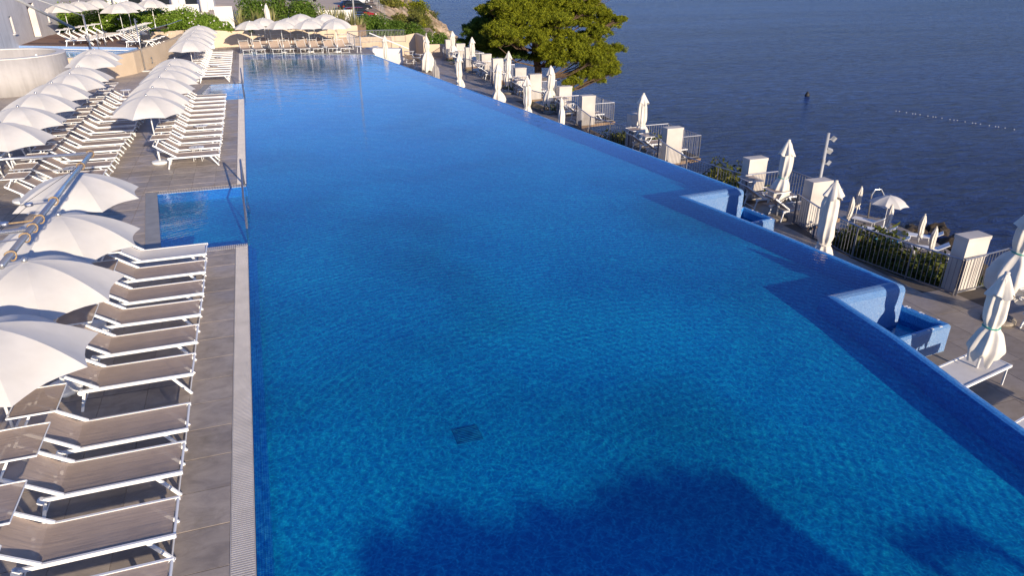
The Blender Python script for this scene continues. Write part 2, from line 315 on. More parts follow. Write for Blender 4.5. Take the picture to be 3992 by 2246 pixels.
# ------------------------------------------------------------------ mesh helpers
class MB:
    def __init__(s): s.v = []; s.f = []; s.uv = None; s.sh = None
    def add(s, vs, fs):
        o = len(s.v); s.v += [tuple(p) for p in vs]; s.f += [tuple(i + o for i in f) for f in fs]; return s
    def box(s, x0, x1, y0, y1, z0, z1):
        return s.add([(x0, y0, z0), (x1, y0, z0), (x1, y1, z0), (x0, y1, z0), (x0, y0, z1), (x1, y0, z1), (x1, y1, z1), (x0, y1, z1)],
                     [(0, 3, 2, 1), (4, 5, 6, 7), (0, 1, 5, 4), (1, 2, 6, 5), (2, 3, 7, 6), (3, 0, 4, 7)])
    def bar(s, a, b, wy, wz, up=Vector((0, 0, 1))):
        a = Vector(a); b = Vector(b); d = (b - a).normalized(); r = d.cross(up)
        if r.length < 1e-4: r = d.cross(Vector((1, 0, 0)))
        r.normalize(); u = r.cross(d).normalized(); vs = []
        for p in (a, b):
            for i, j in ((-1, -1), (1, -1), (1, 1), (-1, 1)): vs.append(p + r * i * wy / 2 + u * j * wz / 2)
        return s.add(vs, [(3, 2, 1, 0), (4, 5, 6, 7), (0, 1, 5, 4), (1, 2, 6, 5), (2, 3, 7, 6), (3, 0, 4, 7)])
    def tube(s, pts, r, n=8, caps=True):
        pts = [Vector(p) for p in pts]; rs = r if isinstance(r, (list, tuple)) else [r] * len(pts)
        vs = []; prev = None
        for i, p in enumerate(pts):
            d = (pts[min(i + 1, len(pts) - 1)] - pts[max(i - 1, 0)]).normalized()
            a = d.cross(Vector((0, 0, 1))) if abs(d.z) < .95 else d.cross(Vector((1, 0, 0)))
            if prev is not None:
                a = prev - d * prev.dot(d)
            a.normalize(); prev = a; b = d.cross(a)
            for k in range(n):
                t = 2 * math.pi * k / n; vs.append(p + (a * math.cos(t) + b * math.sin(t)) * rs[i])
        fs = []
        for i in range(len(pts) - 1):
            for k in range(n): fs.append((i * n + k, i * n + (k + 1) % n, (i + 1) * n + (k + 1) % n, (i + 1) * n + k))
        if caps: fs.append(tuple(range(n - 1, -1, -1))); fs.append(tuple(range((len(pts) - 1) * n, len(pts) * n)))
        return s.add(vs, fs)
    def lathe(s, prof, n=24, c=(0, 0, 0)):
        vs = []; 
        for r, z in prof:
            for k in range(n):
                t = 2 * math.pi * k / n; vs.append((c[0] + r * math.cos(t), c[1] + r * math.sin(t), c[2] + z))
        fs = []
        for i in range(len(prof) - 1):
            for k in range(n): fs.append((i * n + k, i * n + (k + 1) % n, (i + 1) * n + (k + 1) % n, (i + 1) * n + k))
        fs.append(tuple(range(n - 1, -1, -1))); fs.append(tuple(range((len(prof) - 1) * n, len(prof) * n)))
        return s.add(vs, fs)
    def prism(s, poly, z0, z1):
        n = len(poly); a = sum(poly[i][0] * poly[(i + 1) % n][1] - poly[(i + 1) % n][0] * poly[i][1] for i in range(n))
        if a < 0: poly = poly[::-1]
        return s.add([(x, y, z0) for x, y in poly] + [(x, y, z1) for x, y in poly],
                     [tuple(range(n - 1, -1, -1)), tuple(range(n, 2 * n))] + [(i, (i + 1) % n, n + (i + 1) % n, n + i) for i in range(n)])
    def mesh(s, name, mat=None, smooth=False):
        me = bpy.data.meshes.new(name); me.from_pydata(s.v, [], s.f)
        if mat: me.materials.append(M[mat] if isinstance(mat, str) else mat)
        if smooth: me.polygons.foreach_set('use_smooth', [True] * len(me.polygons))
        if s.uv:
            l = me.uv_layers.new(name='uv'); flat = []
            for f in s.uv:
                for q in f: flat += [q[0], q[1]]
            l.data.foreach_set('uv', flat)
        if s.sh:
            at = me.attributes.new('shade', 'FLOAT', 'POINT'); at.data.foreach_set('value', s.sh)
        me.update(); return me
    def build(s, name, mat, parent=None, loc=(0, 0, 0), smooth=False, **props):
        o = bpy.data.objects.new(name, s.mesh(name, mat, smooth)); C.objects.link(o); o.location = loc
        if parent: o.parent = parent
        for k, v in props.items(): o[k] = v
        return o
def link(name, mesh, parent=None, loc=(0, 0, 0), rz=0):
    o = bpy.data.objects.new(name, mesh); C.objects.link(o); o.location = loc; o.rotation_euler = (0, 0, rz)
    if parent: o.parent = parent
    return o
def thing(name, label, cat, loc=(0, 0, 0), rz=0, group=None):
    o = bpy.data.objects.new(name, None); C.objects.link(o); o.empty_display_size = .2
    o.location = loc; o.rotation_euler = (0, 0, rz); return tag(o, label, cat, group)
def tag(o, label, cat, group=None):
    o['label'] = label; o['category'] = cat
    if group: o['group'] = group
    return o
def kids(o): return [c for c in C.objects if c.parent == o]
class Proto:
    """first use moves the built thing, later uses copy it with its parts and sub-parts"""
    def __init__(s, root): s.root = root; s.used = False; s.tree = [(c, kids(c)) for c in kids(root)]
    def place(s, loc, rz, label, group=None, skip=(), scale=1.0, mats=None):
        if not s.used and not skip and not mats:
            s.used = True; r = s.root
        else:
            r = s.root.copy(); C.objects.link(r)
            for c, g in s.tree:
                if c.name.split('.')[0] in skip: continue
                q = c.copy(); C.objects.link(q); q.parent = r
                if mats and c.name.split('.')[0] in mats:
                    q.data = mats[c.name.split('.')[0]]
                for d in g: e = d.copy(); C.objects.link(e); e.parent = q
        r.location = loc; r.rotation_euler = (0, 0, rz); r.scale = (scale,) * 3; r['label'] = label
        if group: r['group'] = group
        return r
    def drop(s):
        if not s.used:
            for c, g in s.tree:
                for d in g: bpy.data.objects.remove(d)
                bpy.data.objects.remove(c)
            bpy.data.objects.remove(s.root)
ORD = ['first', 'second', 'third', 'fourth', 'fifth', 'sixth', 'seventh', 'eighth', 'ninth', 'tenth', 'eleventh', 'twelfth', 'thirteenth', 'fourteenth', 'fifteenth', 'sixteenth', 'seventeenth', 'eighteenth', 'nineteenth', 'twentieth']
ORD += ['twenty-' + o_ for o_ in ORD[:9]] + ['thirtieth'] + ['thirty-' + o_ for o_ in ORD[:9]]
CP, SP, CY, SY = math.cos(PITCH), math.sin(PITCH), math.cos(YAW), math.sin(YAW)
FW = Vector((SY * CP, CY * CP, -SP)); RT = Vector((CY, -SY, 0)); UP = RT.cross(FW)
def proj(p):
    d = Vector(p) - Vector((0, 0, CAM_H)); a = d.dot(FW)
    if a < .1: return None
    return (512 + 1024 * 2747 / 3992 * d.dot(RT) / a, 288 - 1024 * 2747 / 3992 * d.dot(UP) / a, a)

T = -1.35        # lower terrace level on the sea side
UPZ = 1.2        # upper deck level
SEA = -10.5
# ================================================================== POOL
RIM = [(8.17, 54.1), (9.4, 45.5), (10.64, 36.6), (11.45, 30.5), (12.1, 25.8), (12.73, 21.53), (13.3, 16.95),
       (11.34, 16.79), (11.89, 13.6), (12.12, 11.9), (12.32, 10.0), (10.57, 9.9), (10.42, 8.3), (10.13, 6.65), (9.96, 5.61), (9.8, 4.5), (9.45, 2.0), (9.2, -1.0), (9.0, -5.0)]
def offset(path, d):
    out = []
    for i, p in enumerate(path):
        p = Vector(p); ns = []
        for a, b in ((i - 1, i), (i, i + 1)):
            if a < 0 or b >= len(path): continue
            e = (Vector(path[b]) - Vector(path[a])).normalized(); ns.append(Vector((e.y, -e.x)))   # right-hand normal of the run towards the camera = west
        nrm = sum(ns, Vector((0, 0)))
        nrm.normalize(); k = 1 / max(.35, nrm.dot(ns[0]))
        out.append(p + nrm * d * k)
    return out
DEPTH = -.42
prof = [(0, T), (0, -.16), (.015, -.09), (.05, -.035), (.11, -.006), (.18, .002), (.24, -.012), (.29, -.05), (.32, -.12), (.36, DEPTH - .02)]
wall = MB(); rings = []; arc = [0]
for i in range(1, len(RIM)): arc.append(arc[-1] + (Vector(RIM[i]) - Vector(RIM[i - 1])).length)
pl = [0]
for i in range(1, len(prof)): pl.append(pl[-1] + math.dist(prof[i], prof[i - 1]))
for d, z in prof: rings.append([(q.x, q.y, z) for q in offset(RIM, d)])
nR = len(RIM); wall.uv = []
for i in range(nR - 1):
    for j in range(len(prof) - 1):
        wall.add([rings[j][i], rings[j][i + 1], rings[j + 1][i + 1], rings[j + 1][i]], [(0, 1, 2, 3)])
        wall.uv.append([(arc[i], pl[j]), (arc[i + 1], pl[j]), (arc[i + 1], pl[j + 1]), (arc[i], pl[j + 1])])
# which runs are pale (the faces turned to the camera at the two steps)
me = wall.mesh('pool_wall', 'mosaic_wall', True); me.materials.append(M['mosaic_pale'])
mi = []
for i in range(nR - 1):
    for j in range(len(prof) - 1): mi.append(1 if i in (6, 10) and j < 6 else 0)
me.polygons.foreach_set('material_index', mi)
pw = link('pool_wall', me); pw['kind'] = 'structure'
inner = [(q.x, q.y) for q in offset(RIM, .34)]
def flat(name, poly, z, mat, **kw):
    b = MB(); b.add([(x, y, z) for x, y in poly], [tuple(range(len(poly)))])
    o = b.build(name, mat)
    if o.data.polygons[0].normal.z < 0: o.data.flip_normals()
    for k, v in kw.items(): o[k] = v
    return o
PL = -.78
NN = [(PL, 17.12), (-2.70, 17.12), (-3.25, 22.12), (PL, 22.12)]
NF = [(PL, 37.95), (-3.10, 38.10), (-2.52, 43.12), (PL, 42.95)]
flat('pool_floor', [(PL, -5), (PL, 58.15)] + inner, DEPTH, 'mosaic_floor', kind='structure')
for nm, q in (('pool_step', NN), ('pool_step', NF)):
    flat(nm, q, -.30, 'mosaic_floor', kind='structure')
lw = MB(); lw.uv = []
loop = [(PL, -5)] + NN + NF + [(PL, 58.15), (8.17, 54.1)]
u = 0
for a, b_ in zip(loop[:-1], loop[1:]):
    l = math.dist(a, b_); lw.add([(*a, DEPTH - .05), (*b_, DEPTH - .05), (*b_, -.004), (*a, -.004)], [(0, 1, 2, 3)])
    lw.uv.append([(u, 0), (u + l, 0), (u + l, .55), (u, .55)]); u += l
for q in (NN, NF):
    lw.add([(*q[0], DEPTH - .05), (*q[3], DEPTH - .05), (*q[3], -.30), (*q[0], -.30)], [(0, 1, 2, 3)]); lw.uv.append([(0, 0), (5, 0), (5, .2), (0, .2)])
o = lw.build('pool_side', 'mosaic_wall'); o['kind'] = 'structure'
lg = MB()
for ya, yb in ((-5, 17.1),): lg.box(-.779, -.70, ya, yb, -.3, -.055); lg.box(-.699, -.62, ya, yb, -.3, -.13)
lg.build('pool_ledge', 'mosaic_ledge', kind='structure')
# water sheet lies just below the rim
rimw = [(q.x, q.y) for q in offset(RIM, .17)]
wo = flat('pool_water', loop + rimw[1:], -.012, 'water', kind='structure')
# floor drain
t = thing('floor_drain', 'square drain grate on the blue pool floor near the shadow', 'drain', (2.28, 8.6, DEPTH + .004))
b = MB(); b.box(-.2, .2, -.2, .2, 0, .006); b.build('plate', 'drain_blue', t)
b = MB()
for k in range(9): b.box(-.17, .17, -.17 + k * .04, -.155 + k * .04, .0065, .012)
b.build('slat', 'drain_dark', t, kind='stuff')

# ------------------------------------------------------------------ left deck with tiles
DX = [-1.07, -1.70, -2.34, -2.99, -3.64] + [-3.64 - .645 * k for k in range(1, 16)]
def notch_x(y, near=True):
    if near: return -3.05 + (y - 17.12) * (-3.60 + 3.05) / 5.3
    return -3.42 + (y - 37.9) * (.60) / 5.5
deckpoly = [(-16, -6), (-1.07, -6), (-1.07, 17.12), (-3.05, 17.12), (-3.60, 22.44), (-1.07, 22.44), (-1.07, 37.9), (-3.42, 37.9), (-2.82, 43.4), (-1.07, 43.4), (-1.07, 63.2), (-16, 63.2)]
deck = thing_ = flat('pool_deck', deckpoly, -.008, 'grout', kind='structure')
tiles = []
rows = [16.56 + .71 * k for k in range(-32, 54)]
for y0 in rows:
    y1 = y0 + .71
    if y1 > 54.2: continue
    for i in range(len(DX) - 1):
        x1, x0 = DX[i], DX[i + 1]
        g_ = .0055; pieces = []
        for (ya, yb, near) in ((17.12, 22.44, True), (37.9, 43.4, False)):
            if y1 > ya and y0 < yb:
                if y0 < ya: pieces.append([(x0, y0), (x1, y0), (x1, ya), (x0, ya)])
                if y1 > yb: pieces.append([(x0, yb), (x1, yb), (x1, y1), (x0, y1)])
                a_, b2 = max(y0, ya), min(y1, yb); xa, xb = notch_x(a_, near), notch_x(b2, near)
                if x0 < min(xa, xb): pieces.append([(x0, a_), (min(x1, xa), a_), (min(x1, xb), b2), (x0, b2)])
                break
        else: pieces = [[(x0, y0), (x1, y0), (x1, y1), (x0, y1)]]
        for pc in pieces:
            cx = sum(p[0] for p in pc) / 4; cy = sum(p[1] for p in pc) / 4
            sh = [(p[0] + (g_ if p[0] < cx else -g_), p[1] + (g_ if p[1] < cy else -g_)) for p in pc]
            q = proj((cx, cy, 0)); full = pieces[0] is pc and len(pieces) == 1 and abs(pc[1][0] - x1) < 1e-6 and abs(pc[2][0] - x1) < 1e-6 and abs(pc[2][1] - pc[0][1] - .71) < 1e-3
            vis = q and -40 < q[0] < 1064 and -30 < q[1] < 620
            tiles.append((-(1 / q[2]) if vis else 1, cx, cy, sh, full, x1 - x0))
tiles.sort(key=lambda a: a[0])
proto = {}
rest = MB(); cnt = 0; random.seed(3)
for s_, cx, cy, sh, full, wd in tiles:
    if full and s_ < 0 and cnt < 299:
        k = round(wd, 3)
        if k not in proto:
            b = MB(); b.box(-wd / 2 + .003, wd / 2 - .003, -.348, .348, -.01, 0); proto[k] = b.mesh('tile', 'slate')
        o = link('tile', proto[k], deck, (cx, cy, random.uniform(-.0012, .0012))); cnt += 1
    else: rest.prism(sh, -.009, random.uniform(-.001, .001))
rest.build('far_tiles', 'slate', deck, kind='stuff')
# far end of the deck beyond the pool
fd = flat('far_deck', [(-1.07, 58.6), (-1.07, 63.2), (2.0, 63.6), (5.3, 63.6), (7.6, 60.6), (8.4, 57.6), (8.35, 54.4)], -.006, 'slate_far', kind='structure')
flat('deck_strip', [(-16, 54.2), (-1.07, 54.2), (-1.07, 63.1), (-16, 63.1)], -.002, 'slate_far', kind='structure')
# coping with overflow grating
cop = MB()
def seg(a, b_, wdt, z0=-.06, z1=-.012):
    a = Vector(a); b_ = Vector(b_); d = (b_ - a).normalized(); nn = Vector((-d.y, d.x)) * wdt
    cop.prism([tuple(a), tuple(b_), tuple(b_ + nn), tuple(a + nn)], z0, z1)
GX0, GX1 = -1.066, -.786
gb = MB(); gb.box(GX0, GX1, -6, 17.11, -.06, -.014); gb.box(GX0, GX1, 22.44, 37.94, -.06, -.014); gb.box(GX0, GX1, 43.4, 58.4, -.06, -.014)
cop.prism([(-3.05, 17.125), (-2.70, 17.125), (-3.25, 22.12), (-3.60, 22.435)], -.06, -.006)
cop.prism([(-3.42, 37.905), (-3.10, 38.10), (-2.52, 43.12), (-2.82, 43.395)], -.06, -.006)
cop.prism([(-3.25, 22.125), (-.786, 22.125), (-.786, 22.435), (-3.60, 22.437)], -.06, -.016)
cop.prism([(-2.52, 43.125), (-.786, 42.955), (-.786, 43.395), (-2.82, 43.397)], -.06, -.016)
cop.prism([(-1.07, 58.16), (8.17, 54.1), (8.37, 54.38), (-1.07, 58.62)], -.06, -.003)
co_ = cop.build('coping', 'grey_coping', kind='structure'); gb.build('gutter', 'grout_dark', co_)
g = MB()
y = -1.0
while y < 17.0: g.box(GX0 + .012, GX1 - .010, y, y + .023, -.02, 0.0); y += .036
y = 22.5
while y < 37.9: g.box(GX0 + .012, GX1 - .010, y, y + .026, -.02, 0.0); y += .04
y = 43.5
while y < 58.0: g.box(GX0 + .012, GX1 - .010, y, y + .052, -.02, 0.0); y += .08
x = -3.22
while x < -.80: g.box(x, x + .022, 22.15, 22.41, -.02, 0.0); g.box(x, x + .022, 16.86, 17.10, -.006, .006) if x > -3.0 else None; x += .045
g.box(GX0, GX0 + .008, -1, 17.0, -.02, .001); g.box(GX1 - .008, GX1, -1, 17.1, -.02, .001)
g.box(GX0, GX0 + .008, 22.5, 58.0, -.02, .001); g.box(GX1 - .008, GX1, 22.5, 58.0, -.02, .001)
g.build('grating', 'grate', co_, kind='stuff')

# ------------------------------------------------------------------ terrace on the sea side
PIL = [(15.66, 11.38), (15.44, 16.51), (15.30, 19.43), (15.17, 24.57), (15.12, 27.55), (15.04, 32.5), (15.08, 35.5), (15.17, 40.2), (15.26, 43.05), (15.35, 47.9), (15.37, 50.6), (15.46, 55.1), (15.5, 58.0), (15.46, 61.3)]
EDGE = [(17.6, -6), (17.6, 11.35)]
for gi in range(0, 14, 2):
    A, B = PIL[gi], PIL[gi + 1]
    if gi: EDGE.append((17.15, A[1] + .06))
    EDGE += [(A[0] + .75, A[1] + .1), (A[0] + .0, A[1] + .42), (A[0] - .38, A[1] + 1.1), (A[0] - .66, (A[1] + B[1]) / 2 + .1), (B[0] - .30, B[1] - .75), (B[0] + .02, B[1] - .02), (B[0] + .74, B[1] + .2)]
    EDGE.append((17.15, B[1] + .40))
EDGE += [(17.15, 64.4)]
def edge_x(y):
    m_ = 17.6
    for (xa, ya), (xb, yb) in zip(EDGE[:-1], EDGE[1:]):
        if min(ya, yb) <= y <= max(ya, yb) and abs(yb - ya) > 1e-6: m_ = min(m_, xa + (xb - xa) * (y - ya) / (yb - ya))
    return m_
terr = flat('terrace', [(8.8, -6)] + EDGE + [(8.0, 66.5), (7.0, 60), (8.25, 54.0), (12.5, 30), (11.0, 17), (9.5, 9)], T - .006, 'grout_dark', kind='structure')
tl = []
for j in range(-2, 36):
    for i in range(8):
        x0 = 11.2 + .75 * i; y0 = 4.28 + 1.055 * j
        if x0 + .75 > min(edge_x(y0 + .05), edge_x(y0 + .55), edge_x(y0 + 1.0)) + .02 or y0 > 42.3: continue
        q = proj((x0 + .37, y0 + .5, T)); vis = q and -60 < q[0] < 1100 and -30 < q[1] < 640
        tl.append((q[2] if vis else 999, x0, y0))
tl.sort(); rest = MB()
b = MB(); b.box(.005, .745, .005, 1.05, -.012, 0); tm = b.mesh('tile', 'sand_tile')
for k, (s_, x0, y0) in enumerate(tl):
    if s_ < 900 and k < 220: link('tile', tm, terr, (x0, y0, T + random.uniform(-.001, .001)))
    else: rest.box(x0 + .005, x0 + .745, y0 + .005, y0 + 1.05, T - .01, T)
rest.build('far_tiles', 'sand_tile', terr, kind='stuff')
flat('far_terrace', [(8.3, 42.3), (edge_x(42.3) - .01, 42.3)] + [(x - .01, y) for x, y in EDGE if y > 42.3 and y < 64.2] + [(17.1, 64.3), (8.1, 66.4), (7.1, 60), (8.2, 54.0)], T - .001, 'sand_far', kind='structure')
b = MB()
for a, c in zip(EDGE[:-1], EDGE[1:]): b.add([(*a, T - .14), (*c, T - .14), (*c, T - .007), (*a, T - .007)], [(0, 1, 2, 3)])
b.build('terrace_edge', 'soil', kind='structure')

# spa basins outside the wall
def basin(poly, label, zt=-.70):
    t = thing('spa_basin', label, 'basin', (0, 0, 0))
    m_ = MB(); m_.uv = []; n_ = len(poly); cx = sum(p[0] for p in poly) / n_; cy = sum(p[1] for p in poly) / n_
    inn = []
    for x, y in poly:
        d = Vector((cx - x, cy - y)); l = d.length; inn.append((x + d.x / l * .24, y + d.y / l * .24))
    mid = [((x * 3 + a) / 4, (y * 3 + c) / 4) for (x, y), (a, c) in zip(poly, inn)]
    lv = [(poly, T), (poly, zt - .06), (mid, zt), ([((x + 3 * a) / 4, (y + 3 * c) / 4) for (x, y), (a, c) in zip(poly, inn)], zt - .002), (inn, zt - .06), (inn, zt - .4)]
    u = 0
    for i in range(n_):
        k = (i + 1) % n_; l = math.dist(poly[i], poly[k]); v = 0
        for a in range(len(lv) - 1):
            A, za = lv[a]; B, zb = lv[a + 1]; dv = math.hypot(math.dist(A[i], B[i]), za - zb)
            m_.add([(*A[i], za), (*A[k], za), (*B[k], zb), (*B[i], zb)], [(0, 1, 2, 3)])
            m_.uv.append([(u, v), (u + l, v), (u + l, v + dv), (u, v + dv)]); v += dv
        u += l
    q_ = m_.build('shell', 'mosaic_wall', t); q_.data.materials.append(M['mosaic_pale']); q_.data.polygons.foreach_set('material_index', [1 if k_ % 5 < 2 else 0 for k_ in range(len(q_.data.polygons))])
    f_ = MB(); f_.add([(x, y, zt - .38) for x, y in inn], [tuple(range(n_))]); f_.build('basin_floor', 'mosaic_floor', t)
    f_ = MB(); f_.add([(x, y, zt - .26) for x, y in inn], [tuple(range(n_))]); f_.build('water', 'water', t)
    # worn pale patches where tiles are missing
    p_ = MB(); random.seed(int(cx * 10))
    for i in range(n_):
        k = (i + 1) % n_
        for _ in range(5):
            s_ = random.random(); x = mid[i][0] * (1 - s_) + mid[k][0] * s_; y = mid[i][1] * (1 - s_) + mid[k][1] * s_
            w_ = random.uniform(.02, .05); p_.box(x - w_, x + w_, y - .02, y + .02, zt - .01, zt + .004)
    p_.build('bare_patches', 'render_white', t, kind='stuff')
basin([(10.7, 9.05), (12.98, 9.28), (12.77, 10.42), (12.4, 10.42), (10.5, 9.6)], 'near spa basin in blue mosaic below the pool wall corner')
basin([(11.85, 15.75), (13.84, 16.04), (13.68, 17.3), (13.36, 17.3), (11.7, 16.6)], 'far spa basin in blue mosaic below the pool wall corner')

# ------------------------------------------------------------------ pillars
b = MB(); b.box(0, .73, 0, .38, 0, 1.36); shaft = b.mesh('shaft', 'pillar')
b = MB(); b.box(-.012, .742, -.012, .392, 1.362, 1.452); capm = b.mesh('cap', 'pillar')
for i, (x, y) in enumerate(PIL):
    if i == 0: lb = 'nearest square pale pillar, at the right edge behind a railing corner'
    else: lb = ORD[i] + ' square pale pillar along the sea side, counted from the right edge'
    t = thing('pillar', lb, 'pillar', (x, y, T), 0, 'white pillars along the terrace edge'); link('shaft', shaft, t); link('cap', capm, t)

# ------------------------------------------------------------------ railings
RH = .95
balm = MB(); balm.tube([(0, 0, .06), (0, 0, RH - .03)], .0085, 5); balm = balm.mesh('baluster', 'rail')
def railing(pts, label, closed_posts=True, z=T, group='railings along the terrace', n_posts=1.25, name='railing', tops=True):
    t = thing(name, label, 'railing', (pts[0][0], pts[0][1], z), 0, group)
    o3 = Vector((pts[0][0], pts[0][1], 0)); P_ = [Vector((x, y, 0)) - o3 for x, y in pts]
    m_ = MB(); m_.tube([p + Vector((0, 0, RH)) for p in P_], .024, 8); m_.build('top_rail', 'steel', t)
    m_ = MB()
    for a, c in zip(P_[:-1], P_[1:]): m_.bar(a + Vector((0, 0, .06)), c + Vector((0, 0, .06)), .012, .03)
    m_.build('bottom_rail', 'rail', t)
    pb = MB(); pb.box(-.008, .008, -.028, .028, 0, RH - .02); pb = pb.mesh('post', 'rail')
    for si, (a, c) in enumerate(zip(P_[:-1], P_[1:])):
        L = (c - a).length; ang = math.atan2((c - a).y, (c - a).x); k = max(1, round(L / n_posts))
        for i in range(k if si < len(P_) - 2 else k + 1): link('post', pb, t, tuple(a + (c - a) * i / k), ang)
        nb = max(1, round(L / .125))
        for i in range(1, nb):
            p = a + (c - a) * i / nb; link('baluster', balm, t, tuple(p))
    return t
for gi, (i, j) in enumerate(((0, 1), (2, 3), (4, 5), (6, 7), (8, 9), (10, 11), (12, 13))):
    A, B = PIL[i], PIL[j]; ym = (A[1] + B[1]) / 2
    railing([(A[0] - .10, A[1] - .07), (A[0] - .42, A[1] + 1.1), (A[0] - .72, ym + .1), (B[0] - .36, B[1] - .75), (B[0] - .06, B[1] + .5)],
            ('nearest' if gi == 0 else ORD[gi]) + ' bowed railing panel along the terrace' + (' from the right edge' if gi == 0 else ' counted from the right edge, between two pillars'))
for gi, (near, far) in enumerate(((1, 2), (3, 4), (5, 6), (7, 8), (9, 10), (11, 12))):
    A, B = PIL[near], PIL[far]
    railing([(B[0] - .06, B[1] - .07), (17.0, B[1] - .04), (17.05, A[1] + .45), (A[0] + .75, A[1] + .42)],
            ORD[gi] + ' seaward balcony railing from the right, round a pair of dark loungers', name='balcony_railing', group='railings round the lounger balconies')
A = PIL[0]
railing([(A[0] - .06, A[1] - .10), (17.3, A[1] + .1), (17.45, 7.0)], 'railing turning the corner by the nearest pillar at the right edge', name='balcony_railing', group='railings round the lounger balconies')

# ------------------------------------------------------------------ sun lounger
def make_lounger():
    t = thing('sun_lounger', '', 'sun lounger')
    W = .325; H = .35
    def cloth(pts, name, w=W - .012, sag=.018):
        b = MB(); n = 6
        for i, (x, z) in enumerate(pts):
            for k in range(n + 1):
                u_ = k / n * 2 - 1; e = 1 - u_ * u_
                b.v.append((x, u_ * w, z - sag * e))
        for i in range(len(pts) - 1):
            for k in range(n): q = i * (n + 1) + k; b.f.append((q, q + n + 1, q + n + 2, q + 1))
        return b.build(name, 'sling', t, smooth=True)
    cloth([(.03 + .145 * i, H + .016) for i in range(9)] + [(1.28, H + .018), (1.36, H + .028)], 'seat')
    cloth([(1.36, H + .028), (1.44, H + .07), (1.56, H + .17), (1.70, H + .29), (1.84, H + .41)], 'backrest')
    for s in (-1, 1):
        b = MB(); b.bar((-.01, s * W, H), (1.52, s * W, H), .032, .05); b.tube([(-.022, s * W, H), (-.008, s * W, H)], .026, 8); b.build('side_rail', 'white', t)
        b = MB(); b.bar((1.30, s * (W + .002), H + .02), (1.93, s * (W + .002), H + .46), .026, .044); b.tube([(1.54, s * (W + .03), H - .01), (1.54, s * (W - .03), H - .01)], .045, 8); b.build('back_rail', 'white', t)
        b = MB(); b.bar((.30, s * (W - .03), H - .02), (.06, s * (W - .01), .0), .026, .04); b.build('leg', 'white', t)
        b = MB(); b.bar((1.50, s * (W - .035), H), (1.60, s * (W - .02), 0), .026, .04); b.build('leg', 'white', t)
        b = MB(); b.bar((1.86, s * (W + .02), H + .40), (1.72, s * (W + .02), .985), .016, .028); b.build('shade_arm', 'white', t)
    b = MB(); b.tube([(0, -W, H + .004), (0, W, H + .004)], .016, 8); b.build('foot_bar', 'white', t)
    b = MB(); b.tube([(1.93, -W, H + .46), (1.93, W, H + .46)], .014, 8); b.build('head_bar', 'white', t)
    b = MB(); b.tube([(.08, -W + .02, .05), (.08, W - .02, .05)], .010, 6); b.tube([(1.58, -W + .02, .07), (1.58, W - .02, .07)], .010, 6); b.build('stretcher', 'white', t)
    c = cloth([(1.43, .995), (1.55, 1.0), (1.68, 1.0), (1.82, 1.0), (1.96, .995)], 'sunshade', W + .01, .012)
    b = MB()
    for s in (-1, 1): b.bar((1.42, s * (W + .018), 1.0), (1.97, s * (W + .018), 1.0), .014, .022)
    b.tube([(1.42, -W - .018, 1.0), (1.42, W + .018, 1.0)], .008, 6); b.tube([(1.97, -W - .018, 1.0), (1.97, W + .018, 1.0)], .008, 6); b.build('shade_frame', 'white', t)
    return t
LG = Proto(make_lounger())
seat_white = [c for c in kids(LG.root) if c.name.startswith('seat')][0].data.copy(); seat_white.materials[0] = M['towel']
back_white = [c for c in kids(LG.root) if c.name.startswith('backrest')][0].data.copy(); back_white.materials[0] = M['towel']
random.seed(11)
FX = -1.60
# near group beside the coping (feet to the pool)
ysn = [5.2, 6.2, 7.22, 8.36, 9.31, 10.83, 11.9, 12.97, 13.93, 15.02]
for i, y in enumerate(ysn):
    if i == 0: lb = 'taupe sun lounger cut off by the bottom edge of the picture'
    else: lb = ORD[i - 1] + ' taupe sun lounger up from the bottom left, feet to the pool coping'
    LG.place((FX + random.uniform(-.01, .01), y, 0), math.pi + random.uniform(-.012, .012), lb, 'taupe loungers lined up beside the pool edge')
LG.place((FX - .02, 16.08, 0), math.pi, 'cream covered sun lounger right beside the near pool steps', 'taupe loungers lined up beside the pool edge', mats={'seat': seat_white, 'backrest': back_white}, skip=('sunshade', 'shade_frame', 'shade_arm'))
for i in range(12):
    y = 25.36 + i * 1.06
    LG.place((-1.55 + random.uniform(-.02, .02), y + random.uniform(-.05, .05), 0), math.pi + random.uniform(-.02, .02),
             ORD[i] + ' taupe lounger of the middle poolside row, counting away from the near steps', 'taupe loungers lined up beside the pool edge')
for i in range(12):
    y = 44.2 + i * 1.08
    LG.place((-1.45 + random.uniform(-.02, .02), y + random.uniform(-.05, .05), 0), math.pi + random.uniform(-.02, .02),
             ORD[i] + ' taupe lounger of the farthest poolside row, counting away from the far steps', 'taupe loungers lined up beside the pool edge')
for i in range(16):
    y = 21.6 + i * 1.09
    LG.place((-4.77 + random.uniform(-.04, .04), y + random.uniform(-.06, .06), 0), math.pi + random.uniform(-.03, .03),
             ORD[i] + ' taupe lounger of the second row back from the pool, counting from the camera', 'taupe loungers of the second row')
for i in range(8):
    y = 22.4 + i * 1.5
    LG.place((-9.6 + random.uniform(-.1, .1), y, 0), random.uniform(-.06, .06), ORD[i] + ' shaded lounger behind the left parasols, counting from the camera', 'shaded loungers behind the left parasols')
